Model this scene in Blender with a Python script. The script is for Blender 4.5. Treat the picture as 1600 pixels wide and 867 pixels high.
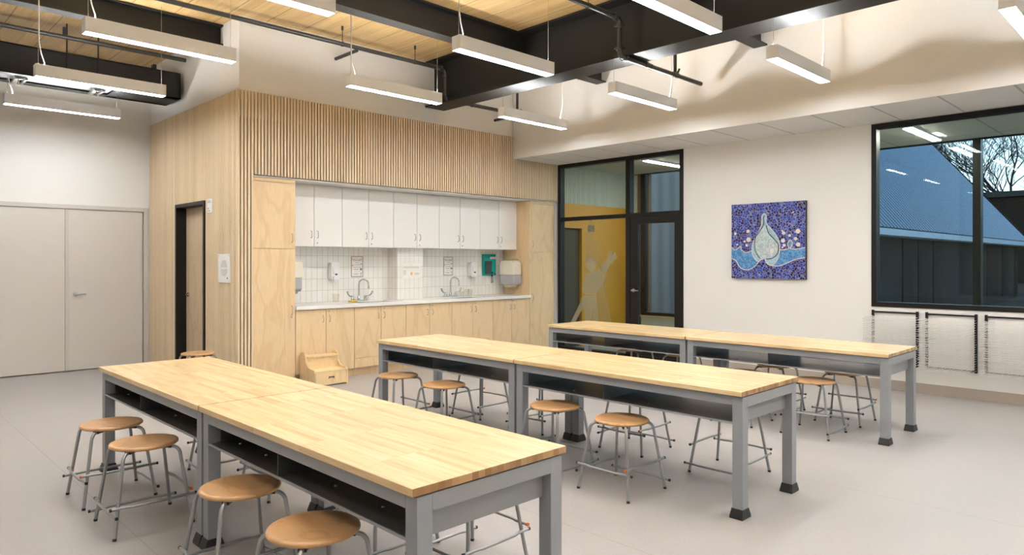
import bpy, bmesh, math, random
from mathutils import Vector, Matrix
C = bpy.context.scene.collection
for o in list(bpy.data.objects): bpy.data.objects.remove(o)
PI = math.pi
random.seed(7)

# ------------------------------------------------------------------ camera
FPX = 1085.86
cam = bpy.data.cameras.new('camera'); camo = bpy.data.objects.new('camera', cam); C.objects.link(camo)
YAW = 0.793
camo.location = (0, 0, 1.5)
camo.rotation_euler = (PI/2, 0, YAW - PI/2)
cam.sensor_fit = 'HORIZONTAL'; cam.sensor_width = 36.0
cam.lens = 36.0*FPX/1600.0
cam.shift_x = 0.0
cam.shift_y = -(433.5-407.9)/1600.0
cam.clip_start = 0.05; cam.clip_end = 400
sc = bpy.context.scene
sc.camera = camo

# ------------------------------------------------------------------ light levels
LAMP_DOWN = 19.0       # emission of the pendant diffusers
LAMP_UP = 62.0
CORRIDOR = 20.0
SKY = 1.1
sc.view_settings.view_transform = 'Standard'
sc.view_settings.look = 'None'
sc.view_settings.gamma = 1.0
sc.view_settings.use_curve_mapping = False
sc.view_settings.exposure = 1.77

w = bpy.data.worlds.new('world'); sc.world = w; w.use_nodes = True
nt = w.node_tree; nt.nodes.clear()
out = nt.nodes.new('ShaderNodeOutputWorld'); bg = nt.nodes.new('ShaderNodeBackground')
tc = nt.nodes.new('ShaderNodeTexCoord'); sx = nt.nodes.new('ShaderNodeSeparateXYZ'); cr = nt.nodes.new('ShaderNodeValToRGB')
nt.links.new(tc.outputs['Generated'], sx.inputs[0]); nt.links.new(sx.outputs['Z'], cr.inputs[0])
cr.color_ramp.elements[0].position = 0.0; cr.color_ramp.elements[0].color = (0.86, 0.95, 1.0, 1)
cr.color_ramp.elements[1].position = 0.7; cr.color_ramp.elements[1].color = (0.10, 0.24, 0.55, 1)
e = cr.color_ramp.elements.new(0.16); e.color = (0.55, 0.76, 1.0, 1)
nt.links.new(cr.outputs[0], bg.inputs[0]); bg.inputs[1].default_value = SKY
nt.links.new(bg.outputs[0], out.inputs[0])

# ------------------------------------------------------------------ key planes
XW = 8.846      # window wall
XB = 7.794      # bulkhead face
XC = 3.345      # side face of the slatted block
YK = 7.867      # kitchen face of the slatted block
YD = 10.952     # double door wall
ZF = 3.129      # tiled soffit
ZS = 3.472      # top of the slats
ZSB = 2.513     # bottom of the slats over the kitchen
ZC = 4.33       # timber ceiling
XL = -3.2       # wall behind and left of the camera
YB = -3.6
ZT = 0.744      # table top

# ------------------------------------------------------------------ materials
MATS = {}
def mat(name, col, rough=0.5, metal=0.0, emit=None, es=0.0, spec=0.5, coat=0.0):
    m = bpy.data.materials.new(name); m.use_nodes = True
    b = m.node_tree.nodes['Principled BSDF']
    b.inputs['Base Color'].default_value = (*col, 1)
    b.inputs['Roughness'].default_value = rough
    b.inputs['Metallic'].default_value = metal
    b.inputs['Specular IOR Level'].default_value = spec
    b.inputs['Coat Weight'].default_value = coat
    if emit:
        b.inputs['Emission Color'].default_value = (*emit, 1); b.inputs['Emission Strength'].default_value = es
    MATS[name] = m
    return m
def nodes(m): return m.node_tree.nodes, m.node_tree.links, m.node_tree.nodes['Principled BSDF']
def ramp(N, stops):
    r = N.new('ShaderNodeValToRGB')
    r.color_ramp.elements[0].position = stops[0][0]; r.color_ramp.elements[0].color = (*stops[0][1], 1)
    r.color_ramp.elements[1].position = stops[-1][0]; r.color_ramp.elements[1].color = (*stops[-1][1], 1)
    for p, c in stops[1:-1]:
        e = r.color_ramp.elements.new(p); e.color = (*c, 1)
    return r
def coords(N, L, scale=(1,1,1), rot=(0,0,0), rnd=0.0, kind='Object'):
    t = N.new('ShaderNodeTexCoord'); mp = N.new('ShaderNodeMapping')
    mp.inputs['Scale'].default_value = scale; mp.inputs['Rotation'].default_value = rot
    L.new(t.outputs[kind], mp.inputs['Vector'])
    if rnd:
        oi = N.new('ShaderNodeObjectInfo'); mu = N.new('ShaderNodeMath'); mu.operation = 'MULTIPLY'; mu.inputs[1].default_value = rnd
        L.new(oi.outputs['Random'], mu.inputs[0]); L.new(mu.outputs[0], mp.inputs['Location'])
    return mp
def mixcol(N, L, a, b, fac, mode='MIX'):
    m = N.new('ShaderNodeMix'); m.data_type = 'RGBA'; m.blend_type = mode
    for v, i in ((fac, 0), (a, 6), (b, 7)):
        if hasattr(v, 'links'): L.new(v, m.inputs[i])
        elif isinstance(v, (int, float)): m.inputs[i].default_value = v
        else: m.inputs[i].default_value = (*v, 1)
    return m.outputs[2]
def bump(N, L, b, h, strength=0.2, dist=0.002):
    n = N.new('ShaderNodeBump'); n.inputs['Strength'].default_value = strength; n.inputs['Distance'].default_value = dist
    L.new(h, n.inputs['Height']); L.new(n.outputs[0], b.inputs['Normal'])

# plain paints and metals
mat('white_paint', (0.80, 0.78, 0.745), 0.6)
mat('door_white', (0.66, 0.62, 0.57), 0.45)
mat('door_frame_grey', (0.60, 0.565, 0.52), 0.45)
mat('black_frame', (0.012, 0.0105, 0.009), 0.4, spec=0.25)
mat('black_plastic', (0.012, 0.012, 0.012), 0.4)
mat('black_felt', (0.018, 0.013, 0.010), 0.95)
mat('beam_black', (0.020, 0.018, 0.016), 0.5, spec=0.3)
mat('duct_black', (0.012, 0.011, 0.010), 0.5)
mat('duct_galvanised', (0.24, 0.235, 0.23), 0.4, 0.5)
mat('pipe_black', (0.035, 0.032, 0.030), 0.30)
mat('lamp_grey', (0.80, 0.83, 0.88), 0.45)
mat('steel', (0.55, 0.55, 0.55), 0.22, 1.0)
mat('satin_steel', (0.48, 0.46, 0.43), 0.32, 1.0)
mat('stool_tube', (0.36, 0.365, 0.37), 0.36, 0.75)
mat('table_grey', (0.29, 0.305, 0.325), 0.45, 0.15)
mat('table_end_grey', (0.29, 0.295, 0.30), 0.45, 0.15)
mat('shelf_dark', (0.12, 0.12, 0.12), 0.30, 0.6)
mat('orange_plastic', (0.75, 0.16, 0.02), 0.4)
mat('white_cabinet', (0.84, 0.82, 0.79), 0.35)
mat('counter_white', (0.84, 0.82, 0.79), 0.22)
mat('sink_steel', (0.55, 0.50, 0.44), 0.3, 0.9)
mat('dispenser_white', (0.78, 0.77, 0.76), 0.3)
mat('dispenser_cream', (0.80, 0.75, 0.64), 0.35)
mat('dispenser_smoke', (0.45, 0.44, 0.46), 0.15)
mat('backboard_cream', (0.62, 0.53, 0.36), 0.5)
mat('paper_white', (0.82, 0.79, 0.75), 0.7)
mat('print_brown', (0.22, 0.06, 0.045), 0.7)
mat('print_grey', (0.30, 0.33, 0.34), 0.7)
mat('print_border', (0.42, 0.36, 0.33), 0.7)
mat('print_pink', (0.75, 0.32, 0.24), 0.7)
mat('print_skin', (0.36, 0.13, 0.06), 0.7)
mat('print_blue', (0.22, 0.36, 0.66), 0.7)
mat('print_teal', (0.10, 0.40, 0.38), 0.7)
mat('print_amber', (0.80, 0.45, 0.04), 0.7)
mat('print_pale', (0.64, 0.61, 0.57), 0.7)
mat('teal_plastic', (0.0, 0.30, 0.26), 0.3)
mat('teal_plastic_light', (0.01, 0.42, 0.37), 0.3)
mat('slate_grey', (0.05, 0.065, 0.065), 0.4)
mat('yellow_sponge', (0.85, 0.58, 0.0), 0.6)
mat('clear_plastic', (0.80, 0.80, 0.70), 0.1)
mat('sign_white', (0.80, 0.78, 0.76), 0.4)
mat('grille_grey', (0.62, 0.58, 0.55), 0.6)
mat('dark_print', (0.06, 0.055, 0.05), 0.6)
mat('white_wire', (0.80, 0.78, 0.75), 0.35)
mat('cable_white', (0.72, 0.69, 0.64), 0.5)
mat('cable_steel', (0.40, 0.37, 0.33), 0.4, 0.6)
mat('rubber_base', (0.40, 0.345, 0.29), 0.6)
mat('stool_pull', (0.03, 0.025, 0.02), 0.4)
mat('lamp_on', (1, 1, 1), 0.5, emit=(0.96, 0.995, 1.03), es=LAMP_DOWN)
mat('lamp_on_up', (1, 1, 1), 0.5, emit=(0.97, 0.99, 0.99), es=LAMP_UP)
mat('corridor_lamp_on', (1, 1, 1), 0.5, emit=(1.0, 0.95, 0.84), es=CORRIDOR)
mat('yellow_paint', (0.62, 0.29, 0.012), 0.45)
mat('yellow_dark', (0.42, 0.25, 0.03), 0.45)
mat('corridor_door', (0.06, 0.042, 0.020), 0.6)
mat('pale_paint', (0.60, 0.62, 0.55), 0.6)
mat('brown_post', (0.16, 0.10, 0.055), 0.6)
mat('bark', (0.035, 0.026, 0.022), 0.9)
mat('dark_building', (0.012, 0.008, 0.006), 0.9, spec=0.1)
mat('fascia_blue', (0.45, 0.50, 0.55), 0.5)
mat('mosaic_cream', (0.72, 0.62, 0.52), 0.6)
mat('mosaic_black', (0.02, 0.02, 0.025), 0.6)
mat('mosaic_dot', (0.74, 0.66, 0.60), 0.5)
mat('canvas_edge', (0.03, 0.025, 0.02), 0.6)

# floor: pale rubber sheet with faint mottling and one welded seam every sheet width
m = mat('floor_rubber', (0.5, 0.46, 0.43), 0.42); N, L, B = nodes(m)
mp = coords(N, L, (1, 1, 1)); n1 = N.new('ShaderNodeTexNoise'); n1.inputs['Scale'].default_value = 2.2; n1.inputs['Detail'].default_value = 6
n2 = N.new('ShaderNodeTexNoise'); n2.inputs['Scale'].default_value = 55; n2.inputs['Detail'].default_value = 3
L.new(mp.outputs[0], n1.inputs[0]); L.new(mp.outputs[0], n2.inputs[0])
r1 = ramp(N, [(0.3, (0.375, 0.355, 0.345)), (0.7, (0.41, 0.39, 0.38))]); L.new(n1.outputs[0], r1.inputs[0])
r2 = ramp(N, [(0.3, (0.93, 0.93, 0.93)), (0.7, (1, 1, 1))]); L.new(n2.outputs[0], r2.inputs[0])
c = mixcol(N, L, r1.outputs[0], r2.outputs[0], 1.0, 'MULTIPLY')
sp = N.new('ShaderNodeSeparateXYZ'); L.new(mp.outputs[0], sp.inputs[0])
a1 = N.new('ShaderNodeMath'); a1.operation = 'ADD'; a1.inputs[1].default_value = 18.0 - 1.197; L.new(sp.outputs['X'], a1.inputs[0])
a2 = N.new('ShaderNodeMath'); a2.operation = 'MODULO'; a2.inputs[1].default_value = 1.8; L.new(a1.outputs[0], a2.inputs[0])
a3 = N.new('ShaderNodeMath'); a3.operation = 'LESS_THAN'; a3.inputs[1].default_value = 0.005; L.new(a2.outputs[0], a3.inputs[0])
c = mixcol(N, L, c, (0.29, 0.265, 0.25), a3.outputs[0]); L.new(c, B.inputs['Base Color'])
r3 = ramp(N, [(0.3, (0.40, 0.40, 0.40)), (0.7, (0.52, 0.52, 0.52))]); L.new(n1.outputs[0], r3.inputs[0]); L.new(r3.outputs[0], B.inputs['Roughness'])

# suspended ceiling tiles: thin grid lines
def tile_ceiling(name, base, step, off, linew=0.022, xline=None, dark=0.62):
    m = mat(name, base, 0.75); N, L, B = nodes(m)
    mp = coords(N, L); sp = N.new('ShaderNodeSeparateXYZ'); L.new(mp.outputs[0], sp.inputs[0])
    a = N.new('ShaderNodeMath'); a.operation = 'ADD'; a.inputs[1].default_value = 40*step - off + linew/2; L.new(sp.outputs['Y'], a.inputs[0])
    b = N.new('ShaderNodeMath'); b.operation = 'MODULO'; b.inputs[1].default_value = step; L.new(a.outputs[0], b.inputs[0])
    d = N.new('ShaderNodeMath'); d.operation = 'LESS_THAN'; d.inputs[1].default_value = linew; L.new(b.outputs[0], d.inputs[0])
    f = d.outputs[0]
    if xline is not None:
        s = N.new('ShaderNodeMath'); s.operation = 'COMPARE'; s.inputs[1].default_value = xline; s.inputs[2].default_value = linew/2; L.new(sp.outputs['X'], s.inputs[0])
        q = N.new('ShaderNodeMath'); q.operation = 'MAXIMUM'; L.new(f, q.inputs[0]); L.new(s.outputs[0], q.inputs[1]); f = q.outputs[0]
    n = N.new('ShaderNodeTexNoise'); n.inputs['Scale'].default_value = 180; L.new(mp.outputs[0], n.inputs[0])
    cc = mixcol(N, L, base, tuple(x*dark for x in base), f); L.new(cc, B.inputs['Base Color'])
    bump(N, L, B, n.outputs[0], 0.15, 0.001)
tile_ceiling('soffit_tile', (0.76, 0.75, 0.74), 0.6222, 1.94)
tile_ceiling('corridor_tile', (0.62, 0.61, 0.54), 1.2444, 1.94, 0.02, 10.5)

# birch plywood
def birch(name, c1, c2, rot=(0,0,0), sc_=1.0, rough=0.42):
    m = mat(name, c1, rough); N, L, B = nodes(m)
    mp = coords(N, L, (2.2*sc_, 2.2*sc_, 0.55*sc_), rot, rnd=37.0)
    n = N.new('ShaderNodeTexNoise'); n.inputs['Scale'].default_value = 1.6; n.inputs['Detail'].default_value = 2; n.inputs['Distortion'].default_value = 0.6
    L.new(mp.outputs[0], n.inputs[0])
    mu = N.new('ShaderNodeMath'); mu.operation = 'MULTIPLY'; mu.inputs[1].default_value = 26.0; L.new(n.outputs[0], mu.inputs[0])
    si = N.new('ShaderNodeMath'); si.operation = 'SINE'; L.new(mu.outputs[0], si.inputs[0])
    r = ramp(N, [(0.0, c1), (0.75, c1), (1.0, c2)]); 
    m2 = N.new('ShaderNodeMath'); m2.operation = 'MULTIPLY_ADD'; m2.inputs[1].default_value = 0.5; m2.inputs[2].default_value = 0.5
    L.new(si.outputs[0], m2.inputs[0]); L.new(m2.outputs[0], r.inputs[0])
    f = N.new('ShaderNodeTexNoise'); f.inputs['Scale'].default_value = 9; f.inputs['Detail'].default_value = 4
    mpf = coords(N, L, (9*sc_, 9*sc_, 0.7*sc_), rot, rnd=11.0); L.new(mpf.outputs[0], f.inputs[0])
    rf = ramp(N, [(0.3, (0.94, 0.93, 0.91)), (0.7, (1.03, 1.03, 1.03))]); L.new(f.outputs[0], rf.inputs[0])
    c = mixcol(N, L, r.outputs[0], rf.outputs[0], 1.0, 'MULTIPLY'); L.new(c, B.inputs['Base Color'])
birch('birch', (0.78, 0.585, 0.355), (0.725, 0.525, 0.30))
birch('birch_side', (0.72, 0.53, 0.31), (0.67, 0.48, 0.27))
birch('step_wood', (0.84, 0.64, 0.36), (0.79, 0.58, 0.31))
birch('door_wood', (0.56, 0.43, 0.28), (0.50, 0.375, 0.235))
birch('seat_wood', (0.56, 0.325, 0.145), (0.48, 0.265, 0.11), rot=(0, PI/2, 0), rough=0.34)

# slats: pale hemlock strips
m = mat('slat_wood', (0.70, 0.50, 0.31), 0.5); N, L, B = nodes(m)
mp = coords(N, L, (24.7, 24.7, 0.35)); v = N.new('ShaderNodeTexWhiteNoise'); v.noise_dimensions = '2D'
sp = N.new('ShaderNodeSeparateXYZ'); L.new(mp.outputs[0], sp.inputs[0])
fl = N.new('ShaderNodeMath'); fl.operation = 'ADD'; L.new(sp.outputs['X'], fl.inputs[0]); L.new(sp.outputs['Y'], fl.inputs[1])
f2 = N.new('ShaderNodeMath'); f2.operation = 'FLOOR'; L.new(fl.outputs[0], f2.inputs[0])
cb = N.new('ShaderNodeCombineXYZ'); L.new(f2.outputs[0], cb.inputs['X']); L.new(cb.outputs[0], v.inputs['Vector'])
r = ramp(N, [(0, (0.74, 0.575, 0.38)), (1, (0.83, 0.675, 0.47))]); L.new(v.outputs['Value'], r.inputs[0])
n = N.new('ShaderNodeTexNoise'); n.inputs['Scale'].default_value = 4; n.inputs['Detail'].default_value = 4; L.new(mp.outputs[0], n.inputs[0])
r2 = ramp(N, [(0.3, (0.93, 0.92, 0.90)), (0.7, (1.04, 1.04, 1.04))]); L.new(n.outputs[0], r2.inputs[0])
L.new(mixcol(N, L, r.outputs[0], r2.outputs[0], 1.0, 'MULTIPLY'), B.inputs['Base Color'])

# butcher block maple: staves run along Y
def block(name, tint=1.0):
    m = mat(name, (0.75, 0.55, 0.33), 0.27); N, L, B = nodes(m)
    t = N.new('ShaderNodeTexCoord'); s = N.new('ShaderNodeSeparateXYZ'); cb = N.new('ShaderNodeCombineXYZ')
    L.new(t.outputs['Object'], s.inputs[0])
    oi = N.new('ShaderNodeObjectInfo'); ad = N.new('ShaderNodeMath'); ad.operation = 'MULTIPLY_ADD'; ad.inputs[1].default_value = 13.7
    L.new(oi.outputs['Random'], ad.inputs[0]); L.new(s.outputs['Y'], ad.inputs[2])
    L.new(ad.outputs[0], cb.inputs['X']); L.new(s.outputs['X'], cb.inputs['Y'])
    b = N.new('ShaderNodeTexBrick'); b.inputs['Scale'].default_value = 1.0; b.inputs['Mortar Size'].default_value = 0.0
    b.inputs['Brick Width'].default_value = 0.43; b.inputs['Row Height'].default_value = 0.031; b.offset = 0.37; b.offset_frequency = 1
    b.inputs['Color1'].default_value = (0.0, 0, 0, 1); b.inputs['Color2'].default_value = (1, 1, 1, 1); b.inputs['Mortar'].default_value = (0.4, 0.4, 0.4, 1)
    L.new(cb.outputs[0], b.inputs['Vector'])
    r = ramp(N, [(0, (0.64*tint, 0.455*tint, 0.23*tint)), (0.25, (0.71*tint, 0.525*tint, 0.285*tint)), (0.65, (0.735*tint, 0.55*tint, 0.305*tint)), (1, (0.775*tint, 0.60*tint, 0.35*tint))])
    L.new(b.outputs['Color'], r.inputs[0])
    mp = coords(N, L, (34, 1.6, 34), rnd=5.0); n = N.new('ShaderNodeTexNoise'); n.inputs['Scale'].default_value = 2.2; n.inputs['Detail'].default_value = 5; n.inputs['Distortion'].default_value = 0.4
    L.new(mp.outputs[0], n.inputs[0])
    r2 = ramp(N, [(0.28, (0.86, 0.82, 0.76)), (0.5, (0.98, 0.98, 0.97)), (0.75, (1.05, 1.05, 1.05))]); L.new(n.outputs[0], r2.inputs[0])
    sn = N.new('ShaderNodeSeparateXYZ'); L.new(t.outputs['Normal'], sn.inputs[0]); ab = N.new('ShaderNodeMath'); ab.operation = 'ABSOLUTE'; L.new(sn.outputs['Y'], ab.inputs[0])
    gt = N.new('ShaderNodeMath'); gt.operation = 'GREATER_THAN'; gt.inputs[1].default_value = 0.9; L.new(ab.outputs[0], gt.inputs[0])     # cut end grain is browner than the face
    re = ramp(N, [(0, (0.27, 0.145, 0.055)), (0.5, (0.37, 0.21, 0.088)), (1, (0.48, 0.30, 0.14))]); L.new(b.outputs['Color'], re.inputs[0])
    fc = mixcol(N, L, r.outputs[0], r2.outputs[0], 1.0, 'MULTIPLY')
    L.new(mixcol(N, L, fc, re.outputs[0], gt.outputs[0]), B.inputs['Base Color'])
block('butcher_block')

# timber deck ceiling: boards along Y, dark joints between panels
m = mat('clt', (0.7, 0.48, 0.25), 0.5); N, L, B = nodes(m)
t = N.new('ShaderNodeTexCoord'); s = N.new('ShaderNodeSeparateXYZ'); cb = N.new('ShaderNodeCombineXYZ')
L.new(t.outputs['Object'], s.inputs[0]); L.new(s.outputs['Y'], cb.inputs['X']); L.new(s.outputs['X'], cb.inputs['Y'])
b = N.new('ShaderNodeTexBrick'); b.inputs['Scale'].default_value = 1.0; b.inputs['Mortar Size'].default_value = 0.001
b.inputs['Brick Width'].default_value = 3.1; b.inputs['Row Height'].default_value = 0.11; b.offset = 0.4
b.inputs['Color1'].default_value = (0, 0, 0, 1); b.inputs['Color2'].default_value = (1, 1, 1, 1); b.inputs['Mortar'].default_value = (0, 0, 0, 1)
L.new(cb.outputs[0], b.inputs['Vector'])
r = ramp(N, [(0, (0.62, 0.415, 0.18)), (1, (0.73, 0.51, 0.24))]); L.new(b.outputs['Color'], r.inputs[0])
mp = coords(N, L, (26, 1.3, 10)); n = N.new('ShaderNodeTexNoise'); n.inputs['Scale'].default_value = 1.6; n.inputs['Detail'].default_value = 5; n.inputs['Distortion'].default_value = 0.5
L.new(mp.outputs[0], n.inputs[0]); r2 = ramp(N, [(0.3, (0.86, 0.82, 0.76)), (0.7, (1.05, 1.05, 1.05))]); L.new(n.outputs[0], r2.inputs[0])
c = mixcol(N, L, r.outputs[0], r2.outputs[0], 1.0, 'MULTIPLY')
vk = N.new('ShaderNodeTexVoronoi'); vk.inputs['Scale'].default_value = 5.5; mk = coords(N, L, (1, 0.6, 1)); L.new(mk.outputs[0], vk.inputs['Vector'])
rk = ramp(N, [(0.0, (1, 1, 1)), (0.09, (0, 0, 0))]); rk.color_ramp.elements[1].position = 0.075; L.new(vk.outputs['Distance'], rk.inputs[0])
c = mixcol(N, L, c, (0.25, 0.12, 0.045), rk.outputs[0])
a = N.new('ShaderNodeMath'); a.operation = 'ADD'; a.inputs[1].default_value = 44*0.44 - 3.697; L.new(s.outputs['X'], a.inputs[0])
d = N.new('ShaderNodeMath'); d.operation = 'MODULO'; d.inputs[1].default_value = 0.44; L.new(a.outputs[0], d.inputs[0])
g = N.new('ShaderNodeMath'); g.operation = 'LESS_THAN'; g.inputs[1].default_value = 0.008; L.new(d.outputs[0], g.inputs[0])
c = mixcol(N, L, c, (0.17, 0.10, 0.05), g.outputs[0]); L.new(c, B.inputs['Base Color'])

# vertical stacked wall tile, 81 x 157 mm
m = mat('wall_tile', (0.8, 0.77, 0.72), 0.12); N, L, B = nodes(m)
t = N.new('ShaderNodeTexCoord'); s = N.new('ShaderNodeSeparateXYZ'); cb = N.new('ShaderNodeCombineXYZ'); L.new(t.outputs['Object'], s.inputs[0])
ad = N.new('ShaderNodeMath'); ad.operation = 'ADD'; L.new(s.outputs['X'], ad.inputs[0]); L.new(s.outputs['Y'], ad.inputs[1])
a1 = N.new('ShaderNodeMath'); a1.operation = 'ADD'; a1.inputs[1].default_value = -4.464 - 8.53 + 8.1; L.new(ad.outputs[0], a1.inputs[0])
a2 = N.new('ShaderNodeMath'); a2.operation = 'ADD'; a2.inputs[1].default_value = -1.102 + 1.57; L.new(s.outputs['Z'], a2.inputs[0])
L.new(a1.outputs[0], cb.inputs['X']); L.new(a2.outputs[0], cb.inputs['Y'])
b = N.new('ShaderNodeTexBrick'); b.inputs['Scale'].default_value = 1.0; b.offset = 0.0; b.inputs['Brick Width'].default_value = 0.081; b.inputs['Row Height'].default_value = 0.157
b.inputs['Mortar Size'].default_value = 0.0035; b.inputs['Mortar Smooth'].default_value = 0.1
b.inputs['Color1'].default_value = (0.84, 0.82, 0.785, 1); b.inputs['Color2'].default_value = (0.81, 0.79, 0.75, 1); b.inputs['Mortar'].default_value = (0.64, 0.585, 0.50, 1)
L.new(cb.outputs[0], b.inputs['Vector']); L.new(b.outputs['Color'], B.inputs['Base Color']); 
iv = N.new('ShaderNodeMath'); iv.operation = 'SUBTRACT'; iv.inputs[0].default_value = 1; L.new(b.outputs['Fac'], iv.inputs[1]); bump(N, L, B, iv.outputs[0], 0.4, 0.001)

# mosaic glass pieces
def mosaic(name, cols, scale, grout=(0.50, 0.43, 0.36)):
    m = mat(name, cols[0], 0.4, spec=0.25); N, L, B = nodes(m)
    mp = coords(N, L, (1, 1, 1)); v1 = N.new('ShaderNodeTexVoronoi'); v2 = N.new('ShaderNodeTexVoronoi')
    v2.feature = 'DISTANCE_TO_EDGE'
    for v in (v1, v2): v.inputs['Scale'].default_value = scale; L.new(mp.outputs[0], v.inputs['Vector'])
    st = [(i/(len(cols)-1), c) for i, c in enumerate(cols)]
    bw = N.new('ShaderNodeSeparateColor'); L.new(v1.outputs['Color'], bw.inputs[0])
    r = ramp(N, st); r.color_ramp.interpolation = 'CONSTANT'; L.new(bw.outputs[0], r.inputs[0])
    lt = N.new('ShaderNodeMath'); lt.operation = 'LESS_THAN'; lt.inputs[1].default_value = 0.035; L.new(v2.outputs['Distance'], lt.inputs[0])
    L.new(mixcol(N, L, r.outputs[0], grout, lt.outputs[0]), B.inputs['Base Color'])
mosaic('mosaic_navy', [(0.012, 0.018, 0.17), (0.018, 0.04, 0.32), (0.03, 0.075, 0.44), (0.008, 0.010, 0.09), (0.07, 0.14, 0.46), (0.014, 0.03, 0.25)], 32)
mosaic('mosaic_sky', [(0.05, 0.24, 0.55), (0.09, 0.34, 0.66), (0.04, 0.20, 0.50), (0.13, 0.38, 0.66)], 40, (0.30, 0.38, 0.42))
mosaic('mosaic_pale', [(0.42, 0.56, 0.60), (0.55, 0.66, 0.66), (0.34, 0.50, 0.58), (0.60, 0.66, 0.62)], 50, (0.52, 0.44, 0.36))
mosaic('mosaic_ice', [(0.30, 0.50, 0.60), (0.38, 0.58, 0.66), (0.26, 0.44, 0.56)], 44, (0.42, 0.48, 0.48))

# corrugated and ribbed metal
def ribbed(name, col, axis, period, rough, metal, depth=0.6):
    m = mat(name, col, rough, metal); N, L, B = nodes(m)
    mp = coords(N, L); s = N.new('ShaderNodeSeparateXYZ'); L.new(mp.outputs[0], s.inputs[0])
    mu = N.new('ShaderNodeMath'); mu.operation = 'MULTIPLY'; mu.inputs[1].default_value = 2*PI/period; L.new(s.outputs[axis], mu.inputs[0])
    si = N.new('ShaderNodeMath'); si.operation = 'SINE'; L.new(mu.outputs[0], si.inputs[0])
    bump(N, L, B, si.outputs[0], 1.0, depth)
ribbed('siding_blue', (0.17, 0.155, 0.145), 'Y', 0.3, 0.6, 0.0, 0.01)
m = mat('roof_metal', (0.2, 0.22, 0.25), 0.4, 0.7); N, L, B = nodes(m)      # shade in the corrugation valleys, painted as dark stripes
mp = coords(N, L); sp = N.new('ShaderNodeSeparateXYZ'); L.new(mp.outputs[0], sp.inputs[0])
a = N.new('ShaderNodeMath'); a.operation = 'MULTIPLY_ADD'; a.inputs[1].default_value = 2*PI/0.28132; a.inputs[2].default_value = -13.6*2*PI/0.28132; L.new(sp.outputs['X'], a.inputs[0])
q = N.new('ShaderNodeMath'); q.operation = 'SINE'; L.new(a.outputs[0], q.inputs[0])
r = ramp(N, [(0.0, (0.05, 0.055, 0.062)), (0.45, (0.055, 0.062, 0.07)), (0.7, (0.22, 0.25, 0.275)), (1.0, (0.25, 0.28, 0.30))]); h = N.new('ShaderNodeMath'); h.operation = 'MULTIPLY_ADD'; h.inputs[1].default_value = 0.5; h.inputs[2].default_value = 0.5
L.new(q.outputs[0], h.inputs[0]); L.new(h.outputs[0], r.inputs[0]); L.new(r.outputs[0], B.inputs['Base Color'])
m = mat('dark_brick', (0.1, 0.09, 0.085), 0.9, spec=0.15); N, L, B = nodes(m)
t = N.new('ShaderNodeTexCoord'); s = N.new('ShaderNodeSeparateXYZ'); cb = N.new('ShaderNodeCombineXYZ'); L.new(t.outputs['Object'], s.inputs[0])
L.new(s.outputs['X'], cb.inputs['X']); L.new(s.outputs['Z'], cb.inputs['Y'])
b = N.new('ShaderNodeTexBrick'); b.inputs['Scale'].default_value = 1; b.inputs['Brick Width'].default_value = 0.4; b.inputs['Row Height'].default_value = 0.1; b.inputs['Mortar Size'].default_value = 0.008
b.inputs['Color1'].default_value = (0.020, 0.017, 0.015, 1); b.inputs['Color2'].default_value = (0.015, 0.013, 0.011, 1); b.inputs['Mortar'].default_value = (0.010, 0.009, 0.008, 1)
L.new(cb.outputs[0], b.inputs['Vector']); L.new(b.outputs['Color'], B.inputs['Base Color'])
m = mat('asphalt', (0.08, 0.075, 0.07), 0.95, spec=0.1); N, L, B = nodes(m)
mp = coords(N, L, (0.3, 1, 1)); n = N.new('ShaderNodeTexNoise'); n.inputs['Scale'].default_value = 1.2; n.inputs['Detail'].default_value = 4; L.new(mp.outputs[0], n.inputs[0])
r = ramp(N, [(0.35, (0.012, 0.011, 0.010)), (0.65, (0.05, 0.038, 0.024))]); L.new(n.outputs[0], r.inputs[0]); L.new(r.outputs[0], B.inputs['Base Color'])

# thin architectural glass: clear, with Fresnel reflection
def glass(name, tint, ior=1.7):
    m = bpy.data.materials.new(name); m.use_nodes = True; N = m.node_tree.nodes; L = m.node_tree.links; N.clear()
    o = N.new('ShaderNodeOutputMaterial'); mx = N.new('ShaderNodeMixShader'); tr = N.new('ShaderNodeBsdfTransparent'); gl = N.new('ShaderNodeBsdfGlossy'); fr = N.new('ShaderNodeFresnel')
    fr.inputs['IOR'].default_value = ior; tr.inputs[0].default_value = (*tint, 1); gl.inputs['Roughness'].default_value = 0.0
    ge = N.new('ShaderNodeNewGeometry'); mi = N.new('ShaderNodeMix'); mi.data_type = 'FLOAT'; mi.inputs[2].default_value = ior; mi.inputs[3].default_value = 1/ior
    L.new(ge.outputs['Backfacing'], mi.inputs[0]); L.new(mi.outputs[0], fr.inputs['IOR'])
    L.new(fr.outputs[0], mx.inputs[0]); L.new(tr.outputs[0], mx.inputs[1]); L.new(gl.outputs[0], mx.inputs[2]); L.new(mx.outputs[0], o.inputs[0])
    MATS[name] = m
glass('glass_inner', (0.82, 0.86, 0.82), 1.25)
glass('glass_outer', (0.86, 0.90, 0.91), 1.32)
glass('glass_clear', (0.975, 0.975, 0.94), 1.25)
m = bpy.data.materials.new('frost_film'); m.use_nodes = True; N = m.node_tree.nodes; L = m.node_tree.links; N.clear()
o = N.new('ShaderNodeOutputMaterial'); mx = N.new('ShaderNodeMixShader'); tr = N.new('ShaderNodeBsdfTransparent'); df = N.new('ShaderNodeBsdfDiffuse')
df.inputs[0].default_value = (0.42, 0.39, 0.27, 1); mx.inputs[0].default_value = 0.5; L.new(tr.outputs[0], mx.inputs[1]); L.new(df.outputs[0], mx.inputs[2]); L.new(mx.outputs[0], o.inputs[0])
MATS['frost_film'] = m
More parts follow.
